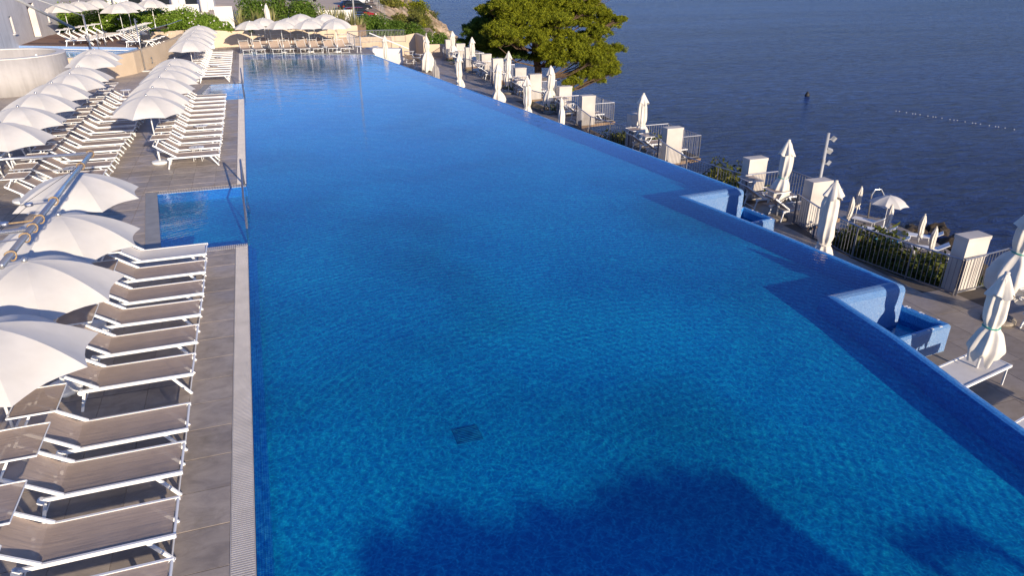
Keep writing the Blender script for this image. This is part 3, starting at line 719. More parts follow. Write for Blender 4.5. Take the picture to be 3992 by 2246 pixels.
# far end: two rows looking down the pool
xf = [(-.40, 56.45), (.98, 56.2), (2.08, 55.95), (3.02, 55.75), (4.02, 55.55), (5.0, 55.35), (5.95, 55.15), (6.9, 54.95)]
xf = [(-.42, 56.35), (.47, 56.15), (1.62, 56.05), (2.46, 55.85), (3.55, 55.70), (4.45, 55.5), (5.5, 55.25), (6.38, 55.05)]
for i, (x, y) in enumerate(xf):
    LG.place((x, y + .3, 0), math.pi / 2 + random.uniform(-.03, .03) + .12, ORD[i] + ' lounger from the left facing down the pool from its far edge', 'front row of loungers at the far end', skip=('sunshade', 'shade_frame'))
for i in range(7):
    LG.place((.95 + i * 1.0, 59.2 - i * .28, 0), math.pi / 2 + .12 + random.uniform(-.05, .05), ORD[i] + ' lounger from the left in the back row against the beige wall', 'back row of loungers at the far end')
# pairs on the seaward balconies, backs to the pool
for gi, (near, far) in enumerate(((1, 2), (3, 4), (5, 6), (7, 8), (9, 10), (11, 12))):
    A, B = PIL[near], PIL[far]
    for k, yy in enumerate((A[1] + 1.0, B[1] - .75)):
        LG.place((16.62, yy, T), math.pi + random.uniform(-.08, .08) - .05, ('nearer' if k == 0 else 'farther') + ' dark-backed lounger on the ' + ORD[gi] + ' balcony from the right, facing the sea', 'pairs of loungers on the balconies')
LG.place((17.1, 9.2, T), math.pi, 'lounger beyond the railing corner at the right edge, mostly behind a parasol', 'pairs of loungers on the balconies')
LG.place((13.2, 57.0, T), math.pi / 2 + 2.2, 'lounger in front of the low beige wall at the far terrace corner', 'loungers on the far terrace')
LG.place((12.5, 59.6, T), math.pi / 2 + 2.6, 'lounger beside the small slim parasol at the far terrace corner', 'loungers on the far terrace')
# white lounger without shade below the pool wall
def daybed(loc, rz, label):
    t = thing('daybed', label, 'sun lounger', loc, rz)
    b = MB(); b.box(0, 1.9, -.31, .31, .385, .40); b.build('seat', 'towel', t)
    for s in (-1, 1):
        b = MB(); b.bar((-.03, s * .33, .39), (1.93, s * .33, .39), .035, .05); b.build('side_rail', 'white', t)
        for x in (.12, 1.78):
            b = MB(); b.bar((x, s * .33, .38), (x, s * .33, 0), .03, .03, Vector((1, 0, 0))); b.build('leg', 'white', t)
    b = MB(); b.bar((-.02, -.33, .39), (-.02, .33, .39), .03, .045); b.bar((1.92, -.33, .39), (1.92, .33, .39), .03, .045); b.build('end_bar', 'white', t)
daybed((12.98, 8.25, T), math.pi + .18, 'white flat lounger under the closed parasol below the pool wall')
daybed((13.1, 6.55, T), math.pi + .2, 'white flat lounger cut by the right edge, only its corner showing')

# ------------------------------------------------------------------ open parasols
def make_parasol():
    t = thing('parasol', '', 'parasol')
    Rr = 1.22; tip = 2.22; K = 8; U = 6; V = 9
    b = MB()
    for k in range(K):
        a0 = 2 * math.pi * (k + .5) / K; a1 = 2 * math.pi * (k + 1.5) / K; base = len(b.v)
        for i in range(V + 1):
            tt = i / V; r = Rr * tt; z = tip - .50 * (tt ** 2.0) - .04 * tt
            for j in range(U + 1):
                s = j / U; bow = math.sin(math.pi * s)
                x = r * ((1 - s) * math.cos(a0) + s * math.cos(a1)); y = r * ((1 - s) * math.sin(a0) + s * math.sin(a1))
                sc_ = 1 - .075 * bow * tt ** 3
                b.v.append((x * sc_, y * sc_, z - .03 * bow * tt * (1 - .2 * tt) + .045 * bow * tt ** 5))
        for i in range(V):
            for j in range(U): q = base + i * (U + 1) + j; b.f.append((q, q + U + 1, q + U + 2, q + 1))
    b.build('canopy', 'canvas', t, smooth=True)
    fr = MB()
    for k in range(K):
        a = 2 * math.pi * (k + .5) / K; c, s = math.cos(a), math.sin(a)
        fr.tube([(c * Rr * q, s * Rr * q, tip - .50 * q ** 2.0 - .04 * q - .014) for q in (.03, .35, .7, .99)], .006, 4)
        fr.tube([(c * .03, s * .03, 1.62), (c * Rr * .55, s * Rr * .55, tip - .50 * .55 ** 2 - .03)], .005, 4)
    fr.build('rib_frame', 'white', t)
    b = MB(); b.tube([(0, 0, .5), (0, 0, 2.2)], .019, 10); b.build('pole', 'white', t, smooth=True)
    b = MB(); b.tube([(0, 0, .08), (0, 0, .55)], .034, 10); b.build('pole_sleeve', 'white', t, smooth=True)
    b = MB(); b.lathe([(.0, 0), (.25, 0), (.265, .03), (.265, .075), (.24, .09), (.05, .10)], 24); b.build('base', 'white', t, smooth=True)
    b = MB(); b.lathe([(.02, 2.20), (.034, 2.215), (.04, 2.24), (.033, 2.268), (.012, 2.285)], 12); b.build('finial', 'chrome', t, smooth=True)
    return t
PR = Proto(make_parasol())
gB = 'white parasols along the poolside lounger row'
Bt = [(-3.60, 9.15), (-3.58, 11.28), (-3.56, 13.42), (-3.87, 16.27), (-3.5, 25.9), (-3.47, 27.6), (-3.48, 30.1), (-3.44, 32.2), (-3.4, 33.7), (-3.4, 36.1), (-3.34, 44.7), (-3.31, 46.9), (-3.29, 49.3), (-3.27, 51.6), (-3.28, 54.8)]
for i, (x, y) in enumerate(Bt):
    if i == 0: lb = 'nearest parasol, its white canopy cut off by the left edge'
    elif i < 4: lb = ('lowest of the three big parasols with the steel finial showing at lower left', 'middle one of three big parasols at lower left, steel boom crossing its side', 'parasol right under the upper end of the steel boom')[i - 1]
    elif i < 10: lb = ORD[i - 4] + ' parasol of the middle cluster by the pool, counting from the camera'
    else: lb = ORD[i - 10] + ' parasol of the farthest poolside cluster, counting from the camera'
    PR.place((x, y, 0), random.uniform(-.12, .12), lb, gB)
At = [(-6.0, 14.6), (-6.75, 22.6), (-6.9, 25.05), (-6.99, 27.6), (-6.98, 29.9), (-6.85, 32.3), (-6.9, 34.3), (-7.23, 39.15), (-7.48, 41.5)]
for i, (x, y) in enumerate(At):
    lb = 'canopy peeping in at the left edge behind the steel boom' if i == 0 else ORD[i - 1] + ' parasol of the left hand row below the round concrete tank, counting from the camera'
    PR.place((x, y, 0), random.uniform(-.2, .2), lb, 'white parasols of the left hand row')
for i, (x, y) in enumerate(((0.0, 57.9), (2.1, 57.5), (4.0, 57.0), (5.9, 56.3))):
    PR.place((x, y, 0), random.uniform(-.2, .2), ORD[i] + ' parasol from the left in the front row at the far pool edge', 'white parasols at the far end')
for i, (x, y) in enumerate(((1.0, 60.7), (2.85, 60.1), (4.6, 59.4), (6.2, 58.4))):
    PR.place((x, y, 0), random.uniform(-.2, .2), ORD[i] + ' parasol from the left in the second row at the far end', 'white parasols at the far end')
for i, (x, y) in enumerate(((3.9, 62.4), (5.75, 61.6))):
    PR.place((x, y, .12), random.uniform(-.2, .2), ('left' if i == 0 else 'right') + ' one of two rearmost parasols against the far planter', 'white parasols at the far end')
Ut = [(-12.2, 60.3), (-11.6, 62.3), (-10.8, 64.5), (-8.33, 57.5), (-8.75, 64.6), (-7.3, 67.0)]
Ut = [(-12.0, 59.6), (-11.4, 61.9), (-10.65, 63.9), (-8.3, 57.5), (-8.2, 60.9), (-6.9, 63.6)]
for i, (x, y) in enumerate(Ut):
    PR.place((x, y, UPZ), random.uniform(-.2, .2), ORD[i] + ' parasol from the left on the upper deck in front of the climbers', 'white parasols on the upper deck', scale=1.06)
BZ = -9.7
PR.place((37.2, 33.0, BZ), .2, 'open white parasol down on the rocky beach', None, scale=1.0)

# ------------------------------------------------------------------ closed parasols
def closed_parasol(loc, label, seed, h=2.5, wid=1.0, cloth=1.85, tie=None, mat='white_cloth', base='stone', flare=0.0, lean=(0, 0), group='closed parasols on the terrace', vent=True):
    rnd = random.Random(seed); t = thing('closed_parasol', label, 'parasol', loc, rnd.uniform(0, 6.28), group)
    t.rotation_euler = (lean[0], lean[1], 0)
    ph = rnd.uniform(0, 6); ph2 = rnd.uniform(0, 6); tie = tie if tie is not None else rnd.uniform(.58, .68)
    def prof(q):                    # q: 0 at tip, 1 at hem -> radius
        if q < .05: return (.03 + .06 * q / .05) * wid
        r = .09 + .075 * min(1, (q - .05) / .22)
        d = (q - tie) / .07
        r -= .045 * math.exp(-d * d)
        if q > tie: r += (.075 + flare) * min(1, (q - tie) / .25) ** .8
        if q > .9: r -= (q - .9) * .35
        return r * wid
    b = MB(); NR = 46; NA = 64
    for i in range(NR + 1):
        q = i / NR; r0 = prof(q); z = h - .06 - cloth * q
        for k in range(NA):
            a = 2 * math.pi * k / NA
            pl_ = (1 - 2 * abs(math.sin(a * 4 + ph + q * 1.6))) * .55 + math.sin(a * 3 + ph2 - q * 2.4) * .3 + .3 * noise.noise(Vector((math.cos(a) * 2.2, math.sin(a) * 2.2, q * 5 + seed)))
            amp = .26 * min(1, q * 4) * (.55 if abs(q - tie) < .04 else 1)
            r = r0 * (1 + amp * pl_)
            zz = z + (0 if q < .9 else (q - .9) * 10 * .10 * math.sin(a * 4 + ph) + (q - .9) * 10 * .05 * math.sin(a * 7))
            b.v.append((r * math.cos(a) + .03 * wid * math.sin(q * 4 + ph), r * math.sin(a) + .02 * math.sin(q * 5 + ph2), zz))
    for i in range(NR):
        for k in range(NA): b.f.append((i * NA + k, i * NA + (k + 1) % NA, (i + 1) * NA + (k + 1) % NA, (i + 1) * NA + k))
    b.f.append(tuple(range(NA)))
    b.build('cloth', mat, t, smooth=True)
    if vent:
        b = MB(); 
        for i in range(9):
            q = i / 8; r0 = (.03 + .165 * q ** .85) * wid
            for k in range(48):
                a = 2 * math.pi * k / 48; r = r0 * (1 + .22 * q * math.sin(a * 6 + ph) + .08 * q * math.sin(a * 11))
                b.v.append((r * math.cos(a), r * math.sin(a), h - .03 - .42 * q + .05 * q * math.sin(a * 4 + ph2)))
        for i in range(8):
            for k in range(48): b.f.append((i * 48 + k, i * 48 + (k + 1) % 48, (i + 1) * 48 + (k + 1) % 48, (i + 1) * 48 + k))
        b.build('vent_flap', mat, t, smooth=True)
    b = MB(); b.lathe([(.0, h - .05), (.05, h - .04), (.045, h - .01), (.015, h)], 10); b.build('cap', mat, t, smooth=True)
    b = MB(); b.tube([(0, 0, .05), (0, 0, h - .1)], .025, 10); b.build('pole', 'white', t, smooth=True)
    zt = h - .06 - cloth * tie; rt = prof(tie) * 1.14
    b = MB(); b.tube([(rt * math.cos(a / 16 * 6.283) + .03 * wid * math.sin(tie * 4 + ph), rt * math.sin(a / 16 * 6.283), zt + .01 * math.sin(a)) for a in range(17)], .014 if seed % 3 else .022, 6)
    b.build('tie', 'teal_tie' if seed in (2, 4, 1) else mat, t, smooth=True)
    if base == 'stone':
        b = MB(); b.lathe([(.0, 0), (.33, 0), (.36, .03), (.35, .075), (.25, .09), (.05, .095)], 20); b.build('base', 'stone_base', t, smooth=True)
    elif base == 'round':
        b = MB(); b.lathe([(.0, 0), (.24, 0), (.26, .04), (.22, .08), (.05, .09)], 20); b.build('base', 'render_white', t, smooth=True)
    return t
closed_parasol((15.36, 9.94, T), 'large closed parasol cut by the right edge, teal tie', 1, 2.75, 1.22, 2.0, .5, flare=.14)
closed_parasol((12.35, 8.09, T), 'nearest full closed parasol, teal tie, hem over a white lounger', 2, 2.43, 1.05, 1.72, .62, flare=.03, base=None)
closed_parasol((13.62, 13.8, T), 'closed parasol behind the long pool wall between the two spa basins', 3, 2.45, 1.22, 2.15, .78, flare=.0)
closed_parasol((15.16, 17.55, T), 'closed parasol with teal tie beside the far spa basin', 4, 2.56, 1.12, 1.9, .60, flare=.03)
closed_parasol((15.36, 27.03, T), 'closed parasol standing before the fifth pillar from the right', 5, 2.46, 1.12, 1.95, .66, flare=.03)
closed_parasol((12.95, 30.2, T), 'thin short closed parasol rising just over the pool rim', 6, 1.95, .62, 1.5, .3, vent=False, base='stone')
closed_parasol((14.75, 36.0, T), 'closed parasol in front of the sea, left of the thin short one', 7, 2.5, 1.15, 1.9, .62, flare=.05)
closed_parasol((12.75, 34.2, T), 'closed parasol reflected in the pool beside the seventh pillar', 8, 2.3, 1.2, 2.1, .7, base='stone')
closed_parasol((14.67, 42.65, T), 'closed parasol with flat stones at its foot below the pine', 9, 2.54, 1.05, 1.95, .62)
closed_parasol((12.75, 38.9, T), 'closed parasol with a wide hem, left of the pine trunk', 10, 2.35, 1.25, 2.15, .66, flare=.09)
closed_parasol((12.0, 44.4, T), 'closed parasol alone at the middle of the far rim, mirrored in the water', 11, 2.3, 1.15, 2.1, .68)
closed_parasol((15.16, 52.28, T), 'closed parasol before the twelfth pillar, hem blown aside', 12, 2.49, 1.05, 1.8, .62, flare=.02)
closed_parasol((15.03, 57.34, T), 'farthest tall closed parasol, left of the pine and against the sea', 13, 2.51, 1.05, 1.75, .58, flare=.05)
closed_parasol((10.95, 46.4, T), 'small grey closed parasol behind the pool rim', 14, 1.75, .75, 1.35, .2, mat='old_cloth', vent=False, flare=.05, base='stone')
closed_parasol((12.1, 53.8, T), 'closed parasol with skirt spread wide at the far rim', 15, 2.55, 1.15, 2.45, .42, flare=.14, base=None)
closed_parasol((13.2, 58.7, T), 'small slim closed parasol in front of the dark hedge', 16, 2.2, .72, 1.05, .9, base='round', vent=False)
closed_parasol((9.35, 55.6, T), 'closed parasol before the white stair block at the far corner', 17, 2.5, 1.1, 2.1, .8)
closed_parasol((1.4, 62.3, 0.02), 'closed parasol behind the open ones against the sword-leaved plants', 18, 3.15, 1.15, 1.85, .85, base='round', vent=False)
closed_parasol((12.17, 55.1, T), 'round pale base plate left behind the wide-skirted parasol', 19, .3, .3, .1, .5, base='round', vent=False) if False else None
for i, (x, y) in enumerate(((37.4, 35.6), (35.1, 33.9), (36.3, 31.9), (36.7, 29.8), (35.5, 27.9))):
    closed_parasol((x, y, BZ), ('first', 'second', 'third', 'fourth', 'fifth')[i] + ' closed cream parasol from the left on the rocky beach below', 30 + i, 2.1, .95, 1.45, .9, vent=False, base=None, group='closed parasols on the beach')

# ------------------------------------------------------------------ small round side tables
def make_table():
    t = thing('side_table', '', 'side table')
    b = MB(); b.lathe([(0, .0), (.235, .0), (.245, .012), (.235, .022), (.05, .022)], 28, (0, 0, .44)); b.build('table_top', 'white', t, smooth=False)
    b = MB()
    for s in (-1, 1): b.box(s * .05 - .012, s * .05 + .012, -.07, .07, .463, .47)
    b.build('handle_slots', 'decal', t)
    for k in range(4):
        a = .785 + k * 1.571; b = MB(); b.tube([(.15 * math.cos(a), .15 * math.sin(a), .44), (.19 * math.cos(a), .19 * math.sin(a), 0)], .010, 6); b.build('leg', 'white', t)
    return t
TB = Proto(make_table())
for x, y, lb in ((-2.3, 25.9, 'oval-looking white table between the first loungers of the middle row'), (-2.32, 29.55, 'white table between loungers further up the middle row'), (-5.75, 24.3, 'white table beside the lounger under the steel boom'),
                 (-6.2, 39.6, 'white table far up the second row of loungers'), (-6.3, 37.6, 'white table in the gap of the second row'), (-2.25, 52.3, 'farther white table in the farthest poolside row'), (-2.35, 47.8, 'nearer white table in the farthest poolside row'),
                 (4.95, 56.0, 'white stool between two loungers at the far pool edge'), (7.35, 55.4, 'white stool right of the last lounger at the far pool edge')):
    TB.place((x, y, .0), random.uniform(-.3, .3), lb, 'small white side tables')
TB.place((17.3, 9.9, T), 0, 'white round table at the right edge behind the closed parasols', 'small white side tables')

# ------------------------------------------------------------------ pool handrails
def handrail(y0, y1, label):
    t = thing('handrail', label, 'handrail', (-.84, y0, 0), 0, 'steel handrails at the pool steps')
    b = MB(); b.tube([(0, 0, -.02), (0, 0, .72), (0, -.03, .79), (0, -.10, .81), (.02, (y1 - y0) * .6, .38), (.05, y1 - y0, -.25)], .028, 10); b.build('rail_tube', 'rail', t, smooth=True)
    b = MB(); b.tube([(.03, (y1 - y0) * .62, .36), (.03, (y1 - y0) * .62, -.45)], .018, 8); b.build('post', 'chrome', t)
    b = MB(); b.lathe([(0, 0), (.05, 0), (.05, .008), (.02, .012)], 14); b.build('flange', 'chrome', t)
handrail(22.28, 17.6, 'dark steel handrail sloping into the near pool steps')
handrail(43.2, 38.4, 'steel handrail sloping into the far pool steps')

# ------------------------------------------------------------------ steel boom of the shade sail over the near parasols
bo = thing('sail_boom', 'polished steel boom with rope rings crossing the lower left parasols', 'boom', (-3.07, 14.6, 3.0))
b = MB(); b.tube([(0, 0, 0), (-.03, -5.6, 0)], .040, 14); b.build('tube', 'chrome', bo, smooth=True)
b = MB(); b.tube([(-.02, -.06, 0), (-4.5, .1, 0)], .030, 12); b.build('cross_tube', 'chrome', bo, smooth=True)
b = MB(); b.tube([(-.03, -4.30, .0), (-3.5, -4.45, .0)], .032, 12); b.build('cross_tube', 'chrome', bo, smooth=True)
def ring(y, r=.060):
    b = MB(); pts = [(r * math.cos(a / 14 * 6.2832), .02 * math.sin(a * .9), r * math.sin(a / 14 * 6.2832)) for a in range(15)]
    b.tube(pts, .010, 7); b.build('rope_ring', 'rope', bo, (-.02, y, -.01), smooth=True)
for y in (-.05, -.95, -3.0, -3.85, -4.22, -4.6, -5.25): ring(y)
for y, l in ((-3.0, .34), (-3.85, .44), (-4.6, .36)):
    b = MB(); b.lathe([(.0, -.02), (.055, -.02), (.06, 0), (.055, .02), (0.01, .02)], 14); b.build('pulley', 'steel', bo, (-l, y, -.03))
    b = MB(); b.tube([(-.06, y, -.02), (-l + .04, y, -.03)], .012, 6); b.build('shackle', 'rope' if l > .4 else 'steel', bo)
    b = MB(); b.tube([(-l, y, -.03), (-3.6, y - .15, -.02)], .004, 5); b.tube([(-l, y, -.03), (-l - .65, y - 2.6, -.4)], .004, 5); b.build('cable', 'dark', bo)
b = MB(); b.tube([(-.45, -2.95, -.05), (-.05, -.5, -.05)], .004, 5); b.build('cable', 'dark', bo)

# ------------------------------------------------------------------ walls on the left and at the far end
def wallrun(pts, th, z0, z1, name, label, mat='beige', capz=None):
    t = thing(name, label, 'wall')
    b = MB(); L = offset(pts, th / 2); Rr = offset(pts, -th / 2)
    z1s = z1 if isinstance(z1, list) else [z1] * len(pts)
    for i in range(len(pts) - 1):
        a, c, d, e = L[i], L[i + 1], Rr[i + 1], Rr[i]
        b.add([(*a, z0), (*c, z0), (*d, z0), (*e, z0), (*a, z1s[i]), (*c, z1s[i + 1]), (*d, z1s[i + 1]), (*e, z1s[i])],
              [(0, 3, 2, 1), (4, 5, 6, 7), (0, 1, 5, 4), (2, 3, 7, 6)] + ([(3, 0, 4, 7)] if i == 0 else []) + ([(1, 2, 6, 5)] if i == len(pts) - 2 else []))
    b.build('wall_body', mat, t)
    return t
WA = [(-9.35, 46.2), (-8.2, 47.0), (-6.98, 49.26), (-6.0, 53.2), (-5.2, 57.0), (-4.6, 61.2)]
wallA = wallrun(WA, .3, -.2, UPZ + .02, 'retaining_wall', 'beige retaining wall under the upper deck, painted with a number')
FW_ = [(-4.6, 61.4), (-3.6, 62.3), (-2.4, 62.75), (-1.2, 62.9), (.4, 63.6), (2.4, 64.4), (5.4, 64.6), (8.6, 64.8)]
wallrun(FW_, .35, -1.4, [1.45, 1.32, 1.25, 1.15, 1.15, 1.15, 1.2, 1.2], 'garden_wall', 'curved beige wall behind the loungers at the far end')
tx = bpy.data.curves.new('digit', 'FONT'); tx.body = '2'; tx.size = .55; tx.extrude = .004; tx.materials.append(M['decal'])
to = bpy.data.objects.new('painted_number', tx); C.objects.link(to); to.parent = wallA
to.location = (-6.21, 51.35, .30); to.rotation_euler = (math.pi / 2, 0, math.atan2(3.94, .98))
# upper deck slab
up = MB(); up.prism([(-24, 63.5), (-24, 48.1), (-9.4, 48.1), (-8.1, 47.3), (-7.1, 49.3), (-6.1, 53.2), (-5.3, 57), (-4.7, 61.2), (-3.9, 63.5)], -.3, UPZ - .3); up.build('upper_deck_fill', 'soil', kind='structure')
PU = [(-14.5, 47.5), (-8.1, 47.4), (-6.75, 52.0), (-12.9, 55.1), (-14.5, 55.9)]
ring_ = MB()
def ringpoly(outer, z0, z1, mat, name):
    b = MB(); b.prism(outer, z0, z1); return b.build(name, mat, kind='structure')
ringpoly([(-24, 75), (-14.52, 75), (-14.52, 48.1), (-24, 48.1)], UPZ - .3, UPZ - .01, 'soil', 'upper_bed')
ringpoly([(-14.5, 63.4), (-14.5, 56.0), (-12.9, 55.2), (-6.7, 52.1), (-6.25, 53.2), (-5.4, 57), (-4.8, 61.2), (-4.0, 63.4)], UPZ - .3, UPZ, 'beige', 'upper_deck')
ringpoly([(-7.95, 47.95), (-14.5, 47.97), (-14.5, 47.72), (-8.2, 47.35)], UPZ - .3, UPZ, 'beige', 'upper_deck_edge')
dkm = simple('brown_decking', (.26, .15, .10), (.18, .10, .065), 6, .8); M['brown_deck'] = dkm
flat('brown_decking', [(-14.4, 63.3), (-14.4, 56.1), (-12.9, 55.3), (-6.75, 52.2), (-6.3, 53.3), (-5.45, 57), (-4.9, 61.1), (-4.2, 63.3)], UPZ + .004, 'brown_deck', kind='structure')
# small upper pool
b = MB(); b.uv = []; u = 0
PU2 = [(-14.45, 48.0), (-7.95, 47.98), (-6.85, 51.95), (-12.9, 55.1), (-14.45, 55.9)]
M['mosaic_sky'] = mosaic('light_blue_mosaic', [(0, (.16, .30, .60)), (1, (.30, .46, .72))], .05, True, (.45, .55, .7), .3, .1)
for i in range(5):
    a, c = PU2[i], PU2[(i + 1) % 5]; l = math.dist(a, c)
    b.add([(*a, UPZ - .3), (*c, UPZ - .3), (*c, UPZ + .01), (*a, UPZ + .01)], [(0, 1, 2, 3)]); b.uv.append([(u, 0), (u + l, 0), (u + l, .9), (u, .9)]); u += l
b.build('upper_pool_side', 'mosaic_sky', kind='structure')
flat('upper_pool_floor', PU2, UPZ - .295, 'mosaic_floor', kind='structure')
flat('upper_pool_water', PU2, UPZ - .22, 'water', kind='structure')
bb = MB()
for i in (1, 2):
    pass
bb.bar((-12.9, 55.02, UPZ - .16), (-6.92, 51.92, UPZ - .16), .03, .05); bb.build('waterline_strip', 'render_white', kind='structure')
# glass balustrade on the retaining wall
gt = thing('glass_balustrade', 'green glass balustrade on the retaining wall beside the upper deck', 'balustrade')
gp = [(-6.55, 51.2), (-6.15, 52.9), (-5.78, 54.7), (-5.40, 56.5), (-5.12, 58.2), (-4.9, 60.0), (-4.75, 61.0)]
for a, c in zip(gp[:-1], gp[1:]):
    b = MB(); b.bar((a[0], a[1] + .03, UPZ + .5), (c[0], c[1] - .03, UPZ + .5), .012, .95); b.build('pane', 'glass', gt)
b = MB(); b.tube([(x, y, UPZ + 1.0) for x, y in gp], .018, 6); b.build('top_rail', 'steel', gt)
# loungers on the upper deck
for i in range(6):
    LG.place((-9.75 + i * .26, 54.7 + i * .85, UPZ + .005), math.pi + .12, ORD[i] + ' lounger from the front in the left block on the upper deck', 'loungers on the upper deck')
for i in range(7):
    LG.place((-5.98 + i * .14, 52.6 + i * .98, UPZ + .005), math.pi - .05, ORD[i] + ' lounger from the front behind the glass on the upper deck', 'loungers on the upper deck')
# round concrete tank
t = thing('concrete_tank', 'round open concrete tank rising behind the left parasols', 'tank', (-12.35, 44.95, 0))
b = MB(); b.lathe([(2.83, -.2), (2.83, 1.8), (2.42, 1.8), (2.42, .9), (0.01, .9)], 72); b.build('drum', 'concrete', t, smooth=False)
for p in t.children: 
    for f in p.data.polygons: f.use_smooth = abs(f.normal.z) < .5
b = MB(); 
for k_ in range(72):
    a0, a1 = 2 * math.pi * k_ / 72, 2 * math.pi * (k_ + 1) / 72; P_ = lambda r_, a_, z_: (r_ * math.cos(a_), r_ * math.sin(a_), z_)
    b.add([P_(2.84, a0, 1.77), P_(2.84, a1, 1.77), P_(2.84, a1, 1.812), P_(2.84, a0, 1.812), P_(2.41, a0, 1.812), P_(2.41, a1, 1.812), P_(2.41, a0, 1.77), P_(2.41, a1, 1.77)], [(0, 1, 2, 3), (3, 2, 5, 4), (4, 5, 7, 6)])
b.build('rim', 'render_white', t)
b = MB(); b.lathe([(0, 0), (.06, 0), (.075, .06), (.05, .12), (0.01, .14)], 12, (1.0, 2.0, 1.4)); b.build('lamp_globe', 'white', t, smooth=True)
# big concrete building, upper left
t = thing('concrete_building', 'grey concrete building with slot windows at the top left', 'building')
ca, sa = (-13.75, 53.2), (-13.95, 66.2)
b = MB()
def facade(b, a, c, z0, z1, th, holes):
    """wall from a to c with rectangular holes (s0,s1,z0,z1)"""
    d = (Vector(c) - Vector(a)); L = d.length; d.normalize(); nn = Vector((-d.y, d.x))
    ss = sorted({0, L, *[h[0] for h in holes], *[h[1] for h in holes]}); zs = sorted({z0, z1, *[h[2] for h in holes], *[h[3] for h in holes]})
    P3 = lambda s, o, z: tuple(Vector((a[0], a[1])) + d * s + nn * o) + (z,)
    for s0, s1 in zip(ss[:-1], ss[1:]):
        for q0, q1 in zip(zs[:-1], zs[1:]):
            if any(h[0] <= s0 < h[1] and h[2] <= q0 < h[3] for h in holes): continue
            b.add([P3(s0, 0, q0), P3(s1, 0, q0), P3(s1, 0, q1), P3(s0, 0, q1)], [(0, 1, 2, 3)])
    for h in holes:
        b.add([P3(h[0], 0, h[2]), P3(h[1], 0, h[2]), P3(h[1], 0, h[3]), P3(h[0], 0, h[3]), P3(h[0], th, h[2]), P3(h[1], th, h[2]), P3(h[1], th, h[3]), P3(h[0], th, h[3])],
              [(0, 1, 5, 4), (1, 2, 6, 5), (2, 3, 7, 6), (3, 0, 4, 7)])
A0 = (-14.6, 46.0); A1 = (-13.95, 68.6)
holes = [(4.2, 4.75, 1.75, 2.9), (9.4, 9.9, 1.95, 3.0), (13.6, 15.3, 1.3, 3.55), (18.0, 18.4, 2.1, 3.0)]
facade(b, A0, A1, -.2, 9.5, .5, holes)
b.build('wall', 'concrete_pale', t)
b = MB(); b.prism([(-26, 46), (-15.15, 46.05), (-14.5, 68.5), (-26, 68.5)], -.2, 9.45); b.build('wall', 'concrete', t)
b = MB(); b.prism([(-15.16, 46.02), (-14.62, 46.02), (-13.97, 68.55), (-14.52, 68.55)], 9.38, 9.5); b.build('parapet', 'render_white', t)
d = (Vector(A1) - Vector(A0)).normalized(); nn = Vector((-d.y, d.x)); 
for h in holes:
    b = MB(); p = Vector(A0) + d * h[0] + nn * .42; q = Vector(A0) + d * h[1] + nn * .42
    b.add([(*p, h[2]), (*q, h[2]), (*q, h[3]), (*p, h[3])], [(0, 1, 2, 3)]); b.build('pane' if h[1] - h[0] < 1 else 'door', 'car_glass' if h[1] - h[0] < 1 else 'brown_deck', t)
    b = MB(); p = Vector(A0) + d * (h[0] - .05) - nn * .06; q = Vector(A0) + d * (h[1] + .05) - nn * .06
    if h[1] - h[0] < 1: b.bar((*p, h[2] - .03), (*q, h[2] - .03), .12, .06); b.build('sill', 'render_white', t)
# masts and stays of the far shade sail
t = thing('sail_mast', 'thin steel mast rising from the poolside deck before the beige wall', 'mast', (-6.5, 50.1, 0)); b = MB(); b.tube([(0, 0, 0), (0, 0, 3.05)], .04, 10); b.build('tube', 'chrome', t, smooth=True)
b = MB(); b.lathe([(0, 0), (.3, 0), (.3, .03), (.05, .05)], 20); b.build('base_plate', 'render_white', t)
t = thing('sail_mast', 'steel mast beside the upper pool, left of the other mast', 'mast', (-9.35, 51.0, UPZ - .25)); b = MB(); b.tube([(0, 0, 0), (0, 0, 2.3)], .045, 10); b.build('tube', 'chrome', t, smooth=True)
b = MB(); b.tube([(0, 0, .02), (0, 0, .1)], .07, 10); b.build('collar', 'steel', t)
t = thing('sail_spar', 'thick pale spar slanting down from the top edge across the left building', 'spar', (0, 0, 0))
b = MB(); b.tube([(-11.2, 44.0, 4.69), (-9.9, 50.6, 2.55)], .075, 12); b.build('tube', 'trim', t, smooth=True)
b = MB(); b.tube([(-11.4, 49.5, 4.3), (-9.4, 50.9, 3.25)], .035, 8); b.build('stay', 'trim', t, smooth=True)
# chrome ladder of the upper pool
t = thing('pool_ladder', 'small steel ladder at the far side of the upper pool', 'ladder', (-9.3, 53.25, UPZ))
for s in (0, .42):
    b = MB(); b.tube([(s, .5, 0), (s + .02, .45, .75), (s + .05, .2, .95), (s + .02, -.05, .75), (s, -.12, -.2)], .022, 8); b.build('rail', 'chrome', t, smooth=True)

